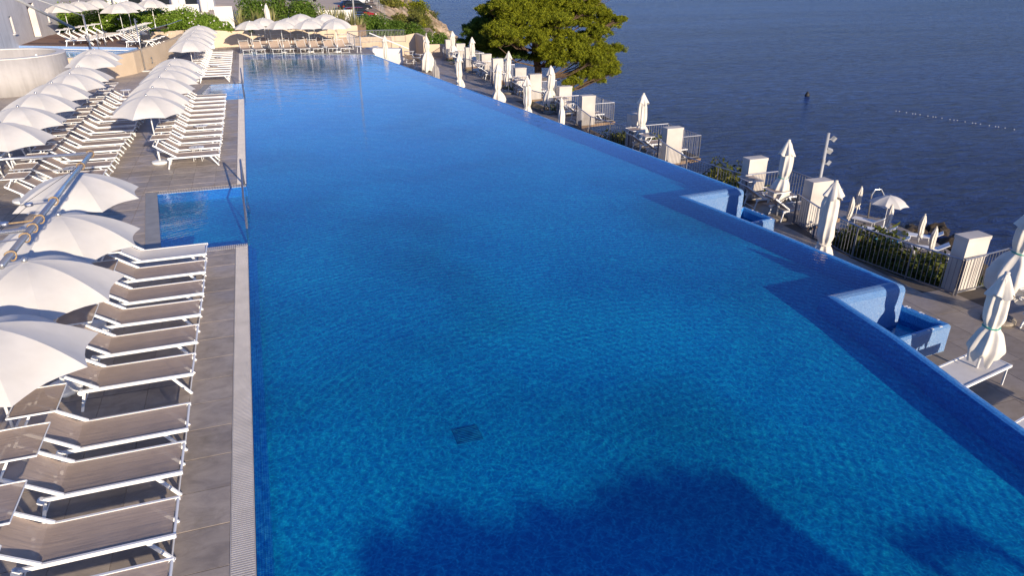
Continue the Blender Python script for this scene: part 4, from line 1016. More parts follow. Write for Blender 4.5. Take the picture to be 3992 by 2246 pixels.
# ------------------------------------------------------------------ plants
def leaf_cloud(b, center, rad, n, size, rnd, flat_=.5, shell=.55, aspect=1.0):
    if b.sh is None: b.sh = []
    c = Vector(center)
    for _ in range(n):
        d = Vector((rnd.gauss(0, 1), rnd.gauss(0, 1), rnd.gauss(0, 1))).normalized()
        r = rnd.uniform(shell, 1.0) ** .6
        p = c + Vector((d.x * rad[0], d.y * rad[1], d.z * rad[2])) * r
        nrm = (d * .8 + Vector((rnd.gauss(0, .6), rnd.gauss(0, .6), rnd.gauss(0, .6)))).normalized()
        a = nrm.orthogonal().normalized(); a = Matrix.Rotation(rnd.uniform(0, 6.28), 3, nrm) @ a; e = nrm.cross(a)
        s = size * rnd.uniform(.6, 1.4); sh = rnd.random(); o = len(b.v)
        b.v += [tuple(p - a * s), tuple(p + e * s * .45 * aspect), tuple(p + a * s), tuple(p - e * s * .45 * aspect)]
        b.f.append((o, o + 1, o + 2, o + 3)); b.sh += [sh] * 4
def blob_core(b, center, rad, rnd, n=10):
    pass
def pine(base, label, H, clumps, seed, mat, trunk_pts, trunk_r, per=1300, tuft=.12):
    rnd = random.Random(seed); t = thing('pine_tree', label, 'tree', base)
    b = MB(); b.tube(trunk_pts, [trunk_r * (1 - .75 * i / (len(trunk_pts) - 1)) for i in range(len(trunk_pts))], 10)
    b.tube([Vector(trunk_pts[0]) - Vector((0, 0, .4)), trunk_pts[0]], [trunk_r * 1.5, trunk_r], 10); b.build('trunk', 'bark', t, smooth=True)
    br = MB(); fo = MB(); fo.sh = []
    more = []
    for (x, y, z, rx, ry, rz_) in clumps:
        for _ in range(2):
            d_ = Vector((rnd.gauss(0, 1), rnd.gauss(0, 1), rnd.gauss(0, .5))).normalized(); f_ = rnd.uniform(.28, .45)
            more.append((x + d_.x * rx * 1.12, y + d_.y * ry * 1.12, z + d_.z * rz_ * 1.1, rx * f_, ry * f_, rz_ * f_))
    for (x, y, z, rx, ry, rz_) in clumps + more:
        # branch from trunk up to clump
        k = min(range(len(trunk_pts)), key=lambda q: abs(trunk_pts[q][2] - (z - .35 * math.hypot(x, y))))
        a = Vector(trunk_pts[k]); c = Vector((x, y, z)); mid = a.lerp(c, .55) + Vector((0, 0, -.25 * (c - a).length * .3))
        br.tube([a, mid, c], [.10, .06, .03], 6)
        for _ in range(5):
            e = c + Vector((rnd.uniform(-rx, rx), rnd.uniform(-ry, ry), rnd.uniform(-rz_, rz_))) * .8
            br.tube([mid.lerp(c, rnd.random()), e], [.03, .012], 4)
        nt_ = int(42 * rx * ry + 16)
        for _ in range(nt_):
            dd = Vector((rnd.gauss(0, 1), rnd.gauss(0, 1), rnd.gauss(0, 1))).normalized(); q = rnd.uniform(.35, 1)
            pc = c + Vector((dd.x * rx, dd.y * ry, abs(dd.z) * rz_ * .9 - rz_ * .25)) * q
            s = rnd.uniform(.20, .38)
            leaf_cloud(fo, pc, (s, s, s * .8), int(per / 22), tuft, rnd, shell=.1, aspect=.42)
    br.build('branch', 'bark', t); fo.build('crown', mat, t)
    return t
rnd = random.Random(5)
# main pine: local clumps around the trunk; x to the right of the picture, z up
cl = []
def cl_add(px, py, r, dy=0, flatn=.74):
    """clump placed from its direction as seen from the pool, at the tree's own distance"""
    d = FW * 2747 + RT * (px - 1996) - UP * (py - 1123); tt = (70 + dy) / d.y; p = Vector((0, 0, CAM_H)) + d * tt - Vector(PB)
    r *= 1.22; cl.append((p.x, p.y, p.z, r, r * 1.0, r * flatn))
PB = (27.2, 70.0, -6.3)
for px, py, r, dy in ((1990, 30, 1.9, -2), (2080, 10, 2.3, 0), (2180, 20, 2.3, -1), (2270, 15, 1.8, 1), (2320, 45, 1.4, 0), (2010, 75, 1.6, -3), (2090, 70, 1.8, -3), (2170, 80, 1.7, -2), (2255, 85, 1.7, 1), (2360, 70, 1.2, 1), (2375, 95, 1.1, 0), (2330, 125, 1.4, -1),
                      (1950, 120, 1.5, -4), (1975, 150, 1.3, -4), (2050, 125, 1.2, -4), (2110, 125, 1.3, -2), (2090, 155, 1.1, -4), (2200, 135, 1.2, 0), (2250, 165, 1.4, -2), (2310, 155, 1.2, 0), (2130, 185, 1.2, -2), (2200, 180, 1.5, -3), (2270, 200, 1.5, -2), (2340, 205, 1.4, 0), (2400, 190, 1.0, 1),
                      (2150, 215, 1.1, -3), (2220, 225, 1.2, -3), (2300, 240, 1.4, -2), (2370, 245, 1.2, 0), (2350, 285, 1.2, -1), (2290, 290, 1.0, -2), (2235, 318, .8, -3), (2330, 310, .9, -1), (2170, 245, .9, -3), (2385, 275, .9, 0), (2080, 225, .7, 0), (2060, 45, 1.8, 2), (2140, 45, 2.0, 3), (2230, 50, 1.8, 3),
                      (2040, -30, 2.2, 0), (2130, -50, 2.6, 0), (2220, -40, 2.4, 0), (2290, -20, 1.6, 0), (2160, -110, 2.0, 1)):
    cl_add(px, py, r, dy)
pine(PB, 'large yellow-green pine beyond the pillars, its crown cut by the top edge', 13, cl, 5, 'pine', [(0, 0, -.3), (.15, 0, 1.2), (.1, .1, 2.6), (-.3, .1, 4.2), (-.25, .1, 6.0), (.1, 0, 8.0), (.3, 0, 10.5)], .48)
cl = []; PB = (24.6, 74.0, -5.2)
for px, py, r, dy in ((1850, 130, 1.3, 3), (1865, 165, 1.4, 3), (1900, 95, 1.5, 3), (1905, 140, 1.7, 3), (1900, 190, 1.6, 3), (1950, 60, 1.6, 4), (1960, 25, 1.6, 4), (1950, 110, 1.8, 4), (1945, 170, 1.8, 3), (1960, 210, 1.5, 2), (1860, 200, 1.0, 3), (1990, 190, 1.4, 2), (2000, 120, 1.6, 4), (2010, 215, .9, 1), (1990, 60, 1.8, 4)):
    cl_add(px, py, r, dy)
pine(PB, 'darker pine on the left, leaning behind the big one', 9, cl, 6, 'pine2', [(0, 0, -.3), (.1, 0, 1.5), (-.3, 0, 3.2), (-.8, 0, 5.5), (-.9, 0, 8)], .36)

def bush(loc, rad, label, mat='leaf', seed=1, n=2600, size=.10, cat='bush', name='bush', flowers=None, group=None, lumps=12):
    rnd = random.Random(seed); t = thing(name, label, cat, loc, 0, group)
    b = MB(); b.sh = []
    for _ in range(lumps):
        d = Vector((rnd.uniform(-1, 1), rnd.uniform(-1, 1), rnd.uniform(.1, 1))); k = rnd.uniform(.38, .6)
        leaf_cloud(b, (d.x * rad[0] * .62, d.y * rad[1] * .62, d.z * rad[2] * .66), (rad[0] * k, rad[1] * k, rad[2] * k * .9), n // lumps, size, rnd, shell=.35)
    b.build('foliage', mat, t)
    st = MB()
    for _ in range(7): st.tube([(rnd.uniform(-.1, .1), rnd.uniform(-.1, .1), -.1), (rnd.uniform(-.6, .6) * rad[0], rnd.uniform(-.6, .6) * rad[1], rad[2] * .8)], [.04, .012], 5)
    st.build('stem', 'bark', t)
    if flowers:
        f = MB(); f.sh = []
        for _ in range(flowers):
            d = Vector((rnd.gauss(0, 1), rnd.gauss(0, 1), abs(rnd.gauss(0, 1)))).normalized()
            leaf_cloud(f, (d.x * rad[0], d.y * rad[1], d.z * rad[2] * .95 + .1), (.05, .05, .05), 4, .06, rnd, aspect=1.6)
        f.build('flowers', 'render_white', t)
    return t
# planting bed behind the far wall and the climbers
bed = MB(); bed.prism([(-24, 63.6), (-4.0, 63.6), (-3.4, 62.6), (-1.2, 63.1), (.4, 63.8), (2.4, 64.6), (5.4, 64.8), (8.6, 65.0), (9.6, 66.5), (7.2, 75), (-24, 75)], .2, UPZ - .05); bed.build('planting_bed', 'soil', kind='structure')
bs = [(-13.4, 67.4, 2.4, 1.3, 2.1), (-11.4, 66.6, 2.2, 1.2, 2.0), (-9.5, 65.8, 1.9, 1.1, 1.9), (-7.6, 65.6, 1.9, 1.1, 1.8), (-6.2, 65.2, 1.7, 1.1, 1.7), (-4.9, 65.0, 1.6, 1.2, 1.8), (-3.6, 64.6, 1.3, 1.0, 1.3), (-2.4, 64.0, 1.0, .7, .75)]
for i, (x, y, rx, ry, rz_) in enumerate(bs):
    bush((x, y, UPZ - .1), (rx, ry, rz_), ORD[i] + ' mass from the left of leafy climber behind the upper deck wall', 'ivy', 20 + i, 6500, .085, 'climber', 'climber', 26 if i > 1 else 0, 'leafy climbers behind the walls', 16)
# trailing part over the beige wall
bush((-2.0, 62.85, 1.05), (.9, .25, .4), 'trailing end of the climber hanging over the beige wall', 'ivy', 41, 900, .07, 'climber', 'climber')
bush((-.2, 63.4, .95), (.55, .3, .5), 'small green plant drooping over the beige wall behind a parasol', 'ivy', 42, 700, .07, 'climber', 'climber')
hb = [((.7, 70.0, UPZ), (1.7, 1.2, 2.7), 'tall dark oleander left of the closed parasol', 'leaf'), ((3.2, 69.3, UPZ), (1.7, 1.2, 2.5), 'dark oleander behind the rear parasols, left half', 'leaf'), ((4.75, 68.4, UPZ - .1), (1.6, 1.1, 2.1), 'rounded green bush before the white wall', 'leaf'),
      ((10.3, 69.0, .3), (1.7, 1.0, 1.5), 'oleander hedge beside the parked cars, left part', 'leaf'), ((12.1, 67.6, -.1), (1.6, 1.0, 1.6), 'oleander hedge over the railing, middle part', 'leaf'), ((13.6, 66.8, -.4), (1.3, 1.0, 1.5), 'oleander hedge over the railing, right part', 'leaf'),
      ((15.6, 66.4, -1.3), (1.6, 1.0, 1.6), 'dark hedge above the low beige wall at the far corner', 'leaf'), ((17.1, 66.0, -1.9), (1.2, .9, 1.4), 'right end of the dark hedge by the far corner', 'leaf')]
for i, (l, r_, lb, mt) in enumerate(hb): bush(l, r_, lb, mt, 50 + i, 6000, .085, flowers=8, lumps=16)
def sword(loc, label, seed, n=70, L=1.5, spread=1.0):
    rnd = random.Random(seed); t = thing('sword_plant', label, 'plant', loc, 0, 'striped sword-leaved plants'); b = MB(); b.sh = []
    for _ in range(n):
        a = rnd.uniform(0, 6.283); el = rnd.uniform(.55, 1.4); l = L * rnd.uniform(.6, 1.1); wd = rnd.uniform(.025, .045)
        d = Vector((math.cos(a), math.sin(a), 0)); pr_ = None; sh = rnd.random(); x0 = d * rnd.uniform(0, .18); sd = Vector((-d.y, d.x, 0))
        o = len(b.v)
        for i in range(5):
            q = i / 4; p = x0 + d * (math.cos(el) * l * q * spread) + Vector((0, 0, math.sin(el) * l * q - .35 * l * q * q * q * (1.5 - el)))
            ww = wd * (1 - q ** 2 * .95); b.v += [tuple(p - sd * ww), tuple(p + sd * ww)]; b.sh += [sh, sh]
        for i in range(4): b.f.append((o + 2 * i, o + 2 * i + 1, o + 2 * i + 3, o + 2 * i + 2))
    b.build('leaves', 'yucca', t); return t
for i, (x, y, z, lb) in enumerate(((-.75, 66.2, UPZ, 'big striped sword plant right of the white screen'), (.55, 66.6, UPZ, 'browner sword plant left of the closed parasol'), (1.75, 66.2, UPZ, 'striped sword plant right behind the closed parasol'),
                                    (6.1, 66.8, UPZ, 'left plant of the sword-leaved clump before the white wall'), (6.9, 66.6, UPZ, 'middle plant of the sword-leaved clump before the white wall'), (7.6, 66.5, UPZ, 'right plant of the sword-leaved clump before the white wall'),
                                    (9.0, 66.3, .7, 'sword plant at the foot of the lamp post beside the dark car'), (8.4, 66.0, UPZ - .2, 'sword plant partly hidden behind the end of the beige wall'))):
    sword((x, y, z), lb, 70 + i, 75, 1.75)
# white screen, white wall, columns, railing behind
t = thing('white_screen', 'white rendered screen wall between the climber and the sword plants', 'wall', (-2.55, 66.0, UPZ)); b = MB(); b.box(-.05, 1.35, 0, .2, -.2, 1.62); b.build('panel', 'render_white', t)
t = thing('white_screen', 'low white wall right behind the leafy climber, left of the screen', 'wall', (-8.2, 67.6, UPZ)); b = MB(); b.box(0, 4.4, 0, .25, 0, 1.75); b.build('panel', 'render_white', t)
t = thing('white_wall', 'long white wall of the car park with sword plants before it', 'wall', (5.6, 70.6, UPZ - .3)); b = MB(); b.box(0, 3.55, 0, .25, -.8, 1.2); b.build('panel', 'render_white', t)
t = thing('white_house', 'white house front with round columns behind the climbers', 'building', (-12.0, 76.0, UPZ))
b = MB(); b.box(0, 9.0, 1.6, 6, -1, 2.7); b.build('wall', 'render_white', t)
for k in range(4):
    b = MB(); b.tube([(1.0 + k * 2.4, 0, -1), (1.0 + k * 2.4, 0, 2.7)], .34, 18); b.build('column', 'render_white', t, smooth=True)
for k in range(3):
    b = MB(); b.box(1.75 + k * 2.4, 2.75 + k * 2.4, 1.55, 1.60, 0, 2.4); b.build('window', 'car_glass', t)
b = MB()
for k in range(60): b.tube([(.4 + k * .18, .3, -.2), (.4 + k * .18, .3, 1.0)], .02, 4)
b.build('balusters', 'rail', t, kind='stuff')
# lamp post by the car park
t = thing('lamp_post', 'pale lamp post standing beside the parked cars', 'lamp post', (8.55, 65.6, 0.4)); b = MB(); b.tube([(0, 0, 0), (0, 0, 7)], [.085, .05], 10); b.build('post', 'trim', t, smooth=True)
b = MB(); b.bar((0, 0, 7.0), (0, -.8, 7.1), .14, .07); b.build('lamp_head', 'trim', t)

# ------------------------------------------------------------------ land, sea
def coast_x(y):
    pts = [(-60, 33), (10, 36), (24, 37.2), (27.3, 38.0), (29.6, 39.2), (32.4, 40.0), (34.9, 39.8), (38.2, 39.0), (45, 38.4), (57, 37.4), (64, 37.4), (73, 38.0), (84, 38.5), (95, 36), (105, 36), (118, 35), (128, 33.5), (136, 33.5), (150, 36), (160, 40), (168, 43), (180, 43.5), (200, 46), (240, 54), (300, 66), (420, 95)]
    for (a, b_), (c, d) in zip(pts[:-1], pts[1:]):
        if a <= y <= c: return b_ + (d - b_) * (y - a) / (c - a)
    return pts[-1][1]
def land_z(x, y):
    cx = coast_x(y)
    if 75 < y < 150: cx = min(cx, max(19.5, .237 * y + 1.2))
    d = cx - x
    n1 = noise.fractal(Vector((x * .12, y * .12, 3.1)), 1.0, 2.0, 5); n2 = noise.fractal(Vector((x * .5, y * .5, 7.7)), .9, 2.0, 5)
    n3 = abs(noise.fractal(Vector((x * .28, y * .28, 1.7)), 1.0, 2.1, 5))
    d += n1 * (3.0 if y < 75 else 1.6)
    if y < 62: top = -2.0; run = max(14.0, cx - 17.5)
    elif y < 75: k = (y - 62) / 13; top = -2.0 + k * 2.2; run = max(12., cx - 17.5) * (1 - k) + k * 9
    else: top = .2 + (y - 75) * .012; run = 9 + max(0, y - 110) * .12
    if d < 0: return SEA - 1.5 + max(-3, d * .5) * .4 + n2 * .4
    q = min(1, d / run)
    z = SEA - .3 + .9 * min(1, d / 3.0) + (top - SEA - .6) * (max(0, q - .25) / .75) ** .85 if y < 62 else SEA - .2 + (top - SEA) * q ** .55
    if y < x * 3.5 and y < 75: z = min(z, 6.2 - .500 * x - (.5 if x > 18.5 else 0))
    if y < 134 and x > .237 * y: z = min(z, 6.2 - .1246 * y - .5)
    if 22 < y < 38 and 29 < x: z = min(z, BZ + n2 * .3 if d > 3 else z)
    if x < 17.3 and y < 64.9: return z - .5
    if y > 75: return z + (n2 * 1.1 - n3 * 1.6 + .5) * min(1, max(0, (x - 17.2) / 4)) * min(1, d / 2)
    return z + n2 * (.7 if d > 1 else .9) * min(1, max(.25, (1 - q) * 2.2)) * (1.0 if q < .98 else .12)
tb = MB(); xs = []; ys = []
x = 14.0
while x < 60: xs.append(x); x += .55
y = -30
while y < 215: ys.append(y); y += .55 if 5 < y < 90 else .9
for yy in ys:
    for xx in xs: tb.v.append((xx, yy, land_z(xx, yy)))
for j in range(len(ys) - 1):
    for i in range(len(xs) - 1):
        q = j * len(xs) + i; zz = max(tb.v[q][2], tb.v[q + 1][2], tb.v[q + len(xs)][2], tb.v[q + len(xs) + 1][2])
        if zz > SEA - 1.2: tb.f.append((q, q + 1, q + len(xs) + 1, q + len(xs)))
o = tb.build('shore', 'terrain'); o['kind'] = 'structure'
# inland ground beyond the far wall, car park and road
ib = MB(); xs2 = [-60 + 1.5 * i for i in range(0, 53)]; ys2 = [64.9 + 2.0 * j for j in range(0, 110)]
def inland_z(x, y):
    base = -.15 + .012 * max(0, y - 72)
    kk = max(0, min(1, (8.6 - x) / 1.5)) * max(0, min(1, (y - 70) / 3)); base += 1.9 * kk + .035 * max(0, y - 74) * kk
    if x > 9.5: k = min(1, (x - 9.5) / 7.65); base = base * (1 - k) + (land_z(17.2, y)) * k - .02 * k
    if y < 70: base = min(base, .1)
    if x > 8.6 and y < 70: base = min(base, T - .1 + (y - 64.9) * .25)
    return base
xs2 = [x for x in xs2 if x < 17.2] + [17.2]
for yy in ys2:
    for xx in xs2: ib.v.append((xx, yy, inland_z(xx, yy)))
for j in range(len(ys2) - 1):
    for i in range(len(xs2) - 1): q = j * len(xs2) + i; ib.f.append((q, q + 1, q + len(xs2) + 1, q + len(xs2)))
o = ib.build('ground', 'asphalt'); o['kind'] = 'structure'
for p in o.data.polygons: p.use_smooth = True
flat('sea', [(-3000, -3000), (9000, -3000), (9000, 9000), (-3000, 9000)], SEA, 'sea', kind='structure')
# white bathing buoys
rnd = random.Random(9)
for i in range(22):
    k = i / 21; x = 73.1 + 3.8 * k; y = 66.9 - 12.2 * k + .25 * math.sin(i * 1.7)
    b = MB(); b.lathe([(.01, -.05), (.045, -.03), (.055, .01), (.045, .04), (.01, .06)], 8, (0, 0, 0))
    o = b.build('buoy', 'white', loc=(x, y, SEA), smooth=True) if i == 0 else link('buoy', bm_, None, (x, y, SEA))
    if i == 0: bm_ = o.data
    tag(o, ORD[i] + ' small white float from the left in the line of floats on the sea', 'buoy', 'floats marking the bathing area')
b = MB(); b.lathe([(.01, -.2), (.30, -.1), (.33, .2), (.24, .4), (.1, .6), (.01, .65)], 12); o = b.build('marker_buoy', 'dark', loc=(69.9, 78.9, SEA), smooth=True); tag(o, 'single dark marker buoy out on the open sea', 'buoy')

# rocks along the waterline (things one can tell apart near the beach)
def rock(loc, r, seed, label=None, mat='terrain'):
    rnd = random.Random(seed); b = MB(); n = 14; m_ = 9
    for i in range(m_ + 1):
        ph = math.pi * i / m_
        for k in range(n):
            a = 2 * math.pi * k / n; d = Vector((math.sin(ph) * math.cos(a), math.sin(ph) * math.sin(a), math.cos(ph)))
            q = 1 + .55 * noise.fractal(d * 1.3 + Vector((seed * 3.7, 0, 0)), 1, 2, 4); b.v.append(tuple(Vector((d.x * r[0], d.y * r[1], d.z * r[2])) * q))
    for i in range(m_):
        for k in range(n): b.f.append((i * n + k, (i + 1) * n + k, (i + 1) * n + (k + 1) % n, i * n + (k + 1) % n))
    o = b.build('rock', mat, loc=loc)
    if label: tag(o, label, 'rock', 'rocks at the water')
    return o
rk = [(39.6, 36.0, 1.0, 'ochre rock at the left end of the beach'), (38.4, 37.4, .9, 'pale rock behind the leftmost beach parasols'), (40.9, 33.6, 1.1, 'rock right of the open beach parasol'), (42.2, 33.0, 1.2, 'outermost rock, mossy, standing in the sea by the beach'),
      (40.6, 30.4, 1.5, 'jagged dark rock behind the fourth beach parasol'), (39.9, 29.2, 1.2, 'brown rock beside the fourth beach parasol'), (38.6, 27.0, 1.3, 'dark rock near the right end of the beach'), (37.6, 25.6, 1.2, 'last low rock at the right end of the beach'), (34.2, 44.0, 1.6, 'cracked pale boulder seen through the railing'), (31.5, 39.6, 1.5, 'smaller pale boulder seen through the railing')]
for i, (x, y, r, lb) in enumerate(rk):
    z = SEA + .1 if x > 37 else land_z(x, y) + .3
    rock((x, y, z - .25), (r * .8, r * .7, r * .5), 100 + i, lb)
# rocky outcrops on the cape
for i, (x, y, s) in enumerate(((40.0, 160.0, 3.2), (42.5, 165, 2.6), (38.0, 156, 3.0), (36.5, 150, 2.6), (41.0, 170, 3.4), (39.0, 176, 3.4), (34.6, 140, 2.6), (36.4, 146, 3), (34.5, 133, 2.4), (43.0, 168, 2.0), (38.5, 168, 3.5), (36.0, 160, 4))):
    rock((x - 1.5, y, SEA + .5 + (0 if i not in (10, 11) else 3)), (s * 1.3, s, s * .85), 130 + i, ORD[i] + ' ochre outcrop of the cape, counting along the shore')
# beach loungers
for i, (x, y) in enumerate(((36.2, 34.6), (35.3, 32.9), (34.6, 31.2), (37.0, 31.0), (35.6, 29.3), (36.3, 27.4))):
    t = thing('beach_lounger', ORD[i] + ' low white lounger from the left on the beach platform', 'sun lounger', (x, y, BZ + .05), -1.1 + .1 * i, 'loungers on the beach')
    b = MB(); b.box(0, 1.4, -.3, .3, .3, .34); b.build('seat', 'white' if i != 2 else 'blue_cloth', t)
    b = MB(); b.bar((1.4, 0, .32), (1.95, 0, .7), .6, .04); b.build('backrest', 'white', t)
    b = MB()
    for sx in (.2, 1.3):
        for sy in (-.27, .27): b.bar((sx, sy, .3), (sx, sy, -.05), .03, .03, Vector((1, 0, 0)))
    b.build('leg', 'white', t)
t = thing('beach_shower', 'bent steel ladder rail at the sea edge above the beach parasols', 'ladder', (37.9, 35.0, BZ)); b = MB(); b.tube([(0, 0, 0), (0, .1, 1.6), (.2, .1, 1.95), (.6, 0, 1.95), (.9, -.1, 1.5), (1.2, -.2, .5)], .05, 8); b.build('rail', 'chrome', t, smooth=True)
# platform under the beach parasols
b = MB(); b.prism([(30.5, 38), (37.0, 37.5), (38.6, 34.5), (38.4, 30), (37.2, 26.3), (32, 25.5)], BZ - 1.2, BZ); b.build('beach_platform', 'sand_far', kind='structure')
# lamp pole with three floodlights
t = thing('floodlight_pole', 'grey pole with three small floodlights behind the second pillar', 'lamp pole', (20.2, 21.32, -5.5))
b = MB(); b.tube([(0, 0, 0), (0, 0, 5.75)], [.075, .062], 12); b.build('pole', 'trim', t, smooth=True)
for z, dx, rz_ in ((5.5, .30, .5), (5.05, .18, -.3), (4.55, .28, .9)):
    b = MB(); b.bar((0, 0, 0), (dx * .7, 0, 0), .03, .03); 
    m_ = b.build('floodlight', 'trim', t, (0, 0, z)); bb = MB(); bb.box(-.11, .11, -.06, .06, -.09, .09); q = bb.build('housing', 'trim', m_, (dx, 0, 0)); q.rotation_euler = (.5, .35, rz_)
b = MB(); b.tube([(0, 0, 4.62), (0, 0, 4.72)], .08, 12); b.build('bracket', 'trim', t)

# scrub on the slope seen through the railings, and on the cape
sp = [(16.2, 13.2, .85, 'juniper'), (16.5, 14.4, .95, 'juniper'), (17.6, 13.6, 1.1, 'juniper'), (16.6, 15.5, .8, 'juniper'), (18.6, 15.2, 1.1, 'juniper'), (19.6, 14.4, 1.0, 'juniper'), (16.4, 21.0, .8, 'scrub'), (16.3, 22.4, .9, 'scrub'), (17.2, 23.4, .9, 'juniper'), (17.8, 21.6, 1.0, 'scrub'), (16.0, 29.0, .8, 'scrub'), (15.9, 30.2, .9, 'juniper'), (17.4, 30.6, 1.0, 'scrub'),
      (15.9, 37.0, .85, 'juniper'), (16.0, 38.4, .9, 'juniper'), (16.2, 45.0, .9, 'juniper'), (16.2, 46.4, .8, 'juniper'), (16.3, 52.4, .9, 'juniper'), (20.5, 24.0, 1.3, 'scrub'), (21.5, 29.0, 1.4, 'scrub')]
for i, (x, y, r, mt) in enumerate(sp):
    lb = ['low dark juniper', 'low yellow-green shrub'][mt == 'scrub'] + ' on the slope below the terrace railing, ' + ORD[i] + ' in the list from the right' if i < 20 else ''
    lb = ORD[i] + (' dark juniper' if mt == 'juniper' else ' yellow-green shrub') + ' below the terrace railing, counting away from the camera'
    zl = land_z(x, y) - .2; hh = (T + (.45 if y < 18 else .25) - zl) if x < 17.5 else r * 1.1
    bush((x, y, zl), (r * 1.15, r * 1.25, hh), lb, mt, 200 + i, 4200 if i < 10 else 2600, .085, 'shrub', 'shrub', None, 'shrubs on the slope below the terrace', 14)
b = MB(); b.sh = []; rr = random.Random(4)
for _ in range(26): leaf_cloud(b, (rr.gauss(0, .22), rr.gauss(0, .22), rr.uniform(0, .3)), (.1, .1, .1), 12, .06, rr, aspect=1.5)
o = b.build('flower_cushion', 'red_flower', loc=(25.8, 22.6, land_z(25.8, 22.6) + .5)); tag(o, 'patch of red flowers among the rocks below the railing', 'flowers')
rnd = random.Random(77); k = 0
for i in range(38):
    y = 75 + 88 * ((i + rnd.uniform(0, 1)) / 38) ** .9; x = rnd.uniform(15.2 + max(0, (y - 84) * .03), max(18.5, .237 * y - .8))
    r = rnd.uniform(1.2, 2.1) * (1 + (y - 75) / 160)
    bush((x, y, (land_z(x, y) if x > 17.2 else inland_z(x, y)) - .25), (r, r, r * .8), ORD[i] + ' scrub bush along the rocky cape, counting away from the far terrace', rnd.choice(('scrub', 'pine', 'pine', 'scrub', 'juniper')), 300 + i, 2400, .15, 'shrub', 'shrub', None, 'scrub bushes on the cape', 10)

# ------------------------------------------------------------------ far corner: stair block, low beige walls, fence
t = thing('stair_block', 'white rendered stair block with handrails at the far right pool corner', 'stairs', (0, 0, 0))
b = MB(); b.prism([(8.5, 59.6), (11.1, 58.3), (11.25, 58.9), (9.0, 60.4)], T, -.15); b.build('parapet', 'render_white', t)
b = MB(); b.prism([(7.9, 57.9), (9.2, 59.1), (8.7, 59.7), (7.3, 58.9)], T, -.1); b.build('landing', 'render_white', t)
for k in range(6):
    b = MB(); b.prism([(9.0 + k * .4, 60.5 - k * .12), (9.4 + k * .4, 60.38 - k * .12), (9.8 + k * .4, 61.6 - k * .12), (9.4 + k * .4, 61.7 - k * .12)], T, -.2 - k * .19); b.build('step', 'render_white', t)
b = MB(); b.tube([(8.9, 60.0, .95), (11.7, 58.5, -.2)], .045, 8); b.build('handrail', 'white', t)
railing([(7.75, 57.2), (7.5, 58.7), (7.35, 60.4), (7.3, 61.2)], 'steel railing left of the stair block at the far corner', z=.0, group='steel railings at the far corner')
railing([(7.3, 61.3), (9.4, 61.9), (11.2, 61.6), (12.0, 61.2)], 'long steel railing above the stairs at the far corner', z=.05, group='steel railings at the far corner')
wallrun([(8.6, 64.8), (10.4, 64.6), (12.4, 64.2), (13.5, 63.9), (13.6, 61.0)], .3, T - .2, [.25, .25, .3, .5, .45], 'garden_wall', 'beige wall behind the stair block below the hedge')
wallrun([(13.6, 62.9), (15.3, 62.6), (17.0, 62.0)], .3, T - .2, -.35, 'garden_wall', 'low beige wall behind the loungers on the far terrace')
# bin by the far wall
t = thing('towel_bin', 'small white bin against the beige wall at the far deck', 'bin', (-3.05, 62.1, 0)); b = MB(); b.box(-.2, .2, -.15, .15, 0, .5); b.build('body', 'white', t); b = MB(); b.box(-.215, .215, -.165, .165, .505, .56); b.build('lid', 'white', t)

# ------------------------------------------------------------------ cars
def car(loc, rz, mat, label, L=4.3, H=1.5, W=1.78):
    t = thing('parked_car', label, 'car', loc, rz, 'cars parked beside the road')
    def loft(secs, mat_, name, smooth=True):
        b = MB(); n = len(secs[0])
        for s in secs: b.v += s
        for i in range(len(secs) - 1):
            for k in range(n): b.f.append((i * n + k, i * n + (k + 1) % n, (i + 1) * n + (k + 1) % n, (i + 1) * n + k))
        b.f.append(tuple(range(n - 1, -1, -1))); b.f.append(tuple(range((len(secs) - 1) * n, len(secs) * n))); return b.build(name, mat_, t, smooth=smooth)
    def sec(x, w_, z0, z1, r=.12):
        w_ /= 2; return [(x, -w_, z0), (x, w_, z0), (x, w_ * 1.0, (z0 + z1) / 2), (x, w_ - r * .4, z1 - r * .3), (x, w_ - r, z1), (x, -w_ + r, z1), (x, -w_ + r * .4, z1 - r * .3), (x, -w_, (z0 + z1) / 2)]
    loft([sec(-L / 2, W * .86, .35, .78), sec(-L / 2 + .12, W * .97, .22, .95), sec(-L * .3, W, .2, .98), sec(0, W, .2, .98), sec(L * .22, W, .2, .97), sec(L * .42, W * .95, .22, .80), sec(L / 2, W * .8, .32, .62)], mat, 'body')
    loft([sec(-L / 2 + .18, W * .84, .93, 1.0, .05), sec(-L * .36, W * .80, .93, H - .08), sec(-L * .1, W * .78, .93, H - .03), sec(L * .08, W * .78, .93, H - .06), sec(L * .27, W * .82, .92, .97, .05)], 'car_glass', 'windows')
    loft([sec(-L * .36, W * .70, H - .06, H), sec(-L * .1, W * .68, H - .01, H + .03), sec(L * .09, W * .68, H - .04, H)], mat, 'roof')
    for sx in (-L * .31, L * .31):
        for s in (-1, 1):
            b = MB(); b.tube([(sx, s * W * .40, .32), (sx, s * W * .505, .32)], .32, 16); wv = b.build('wheel', 'dark', t)
            b = MB(); b.tube([(sx, s * W * .506, .32), (sx, s * W * .515, .32)], .19, 12); b.build('rim', 'trim', wv)
    for s in (-1, 1):
        b = MB(); b.box(-L / 2 + .0, -L / 2 + .10, s * .62 - .16, s * .62 + .16, .70, .88); b.build('tail_light', 'tail', t)
        b = MB(); b.box(L / 2 - .2, L / 2 - .06, s * .58 - .17, s * .58 + .17, .60, .72); b.build('headlight', 'white', t)
    return t
def inz(x, y): return inland_z(x, y)
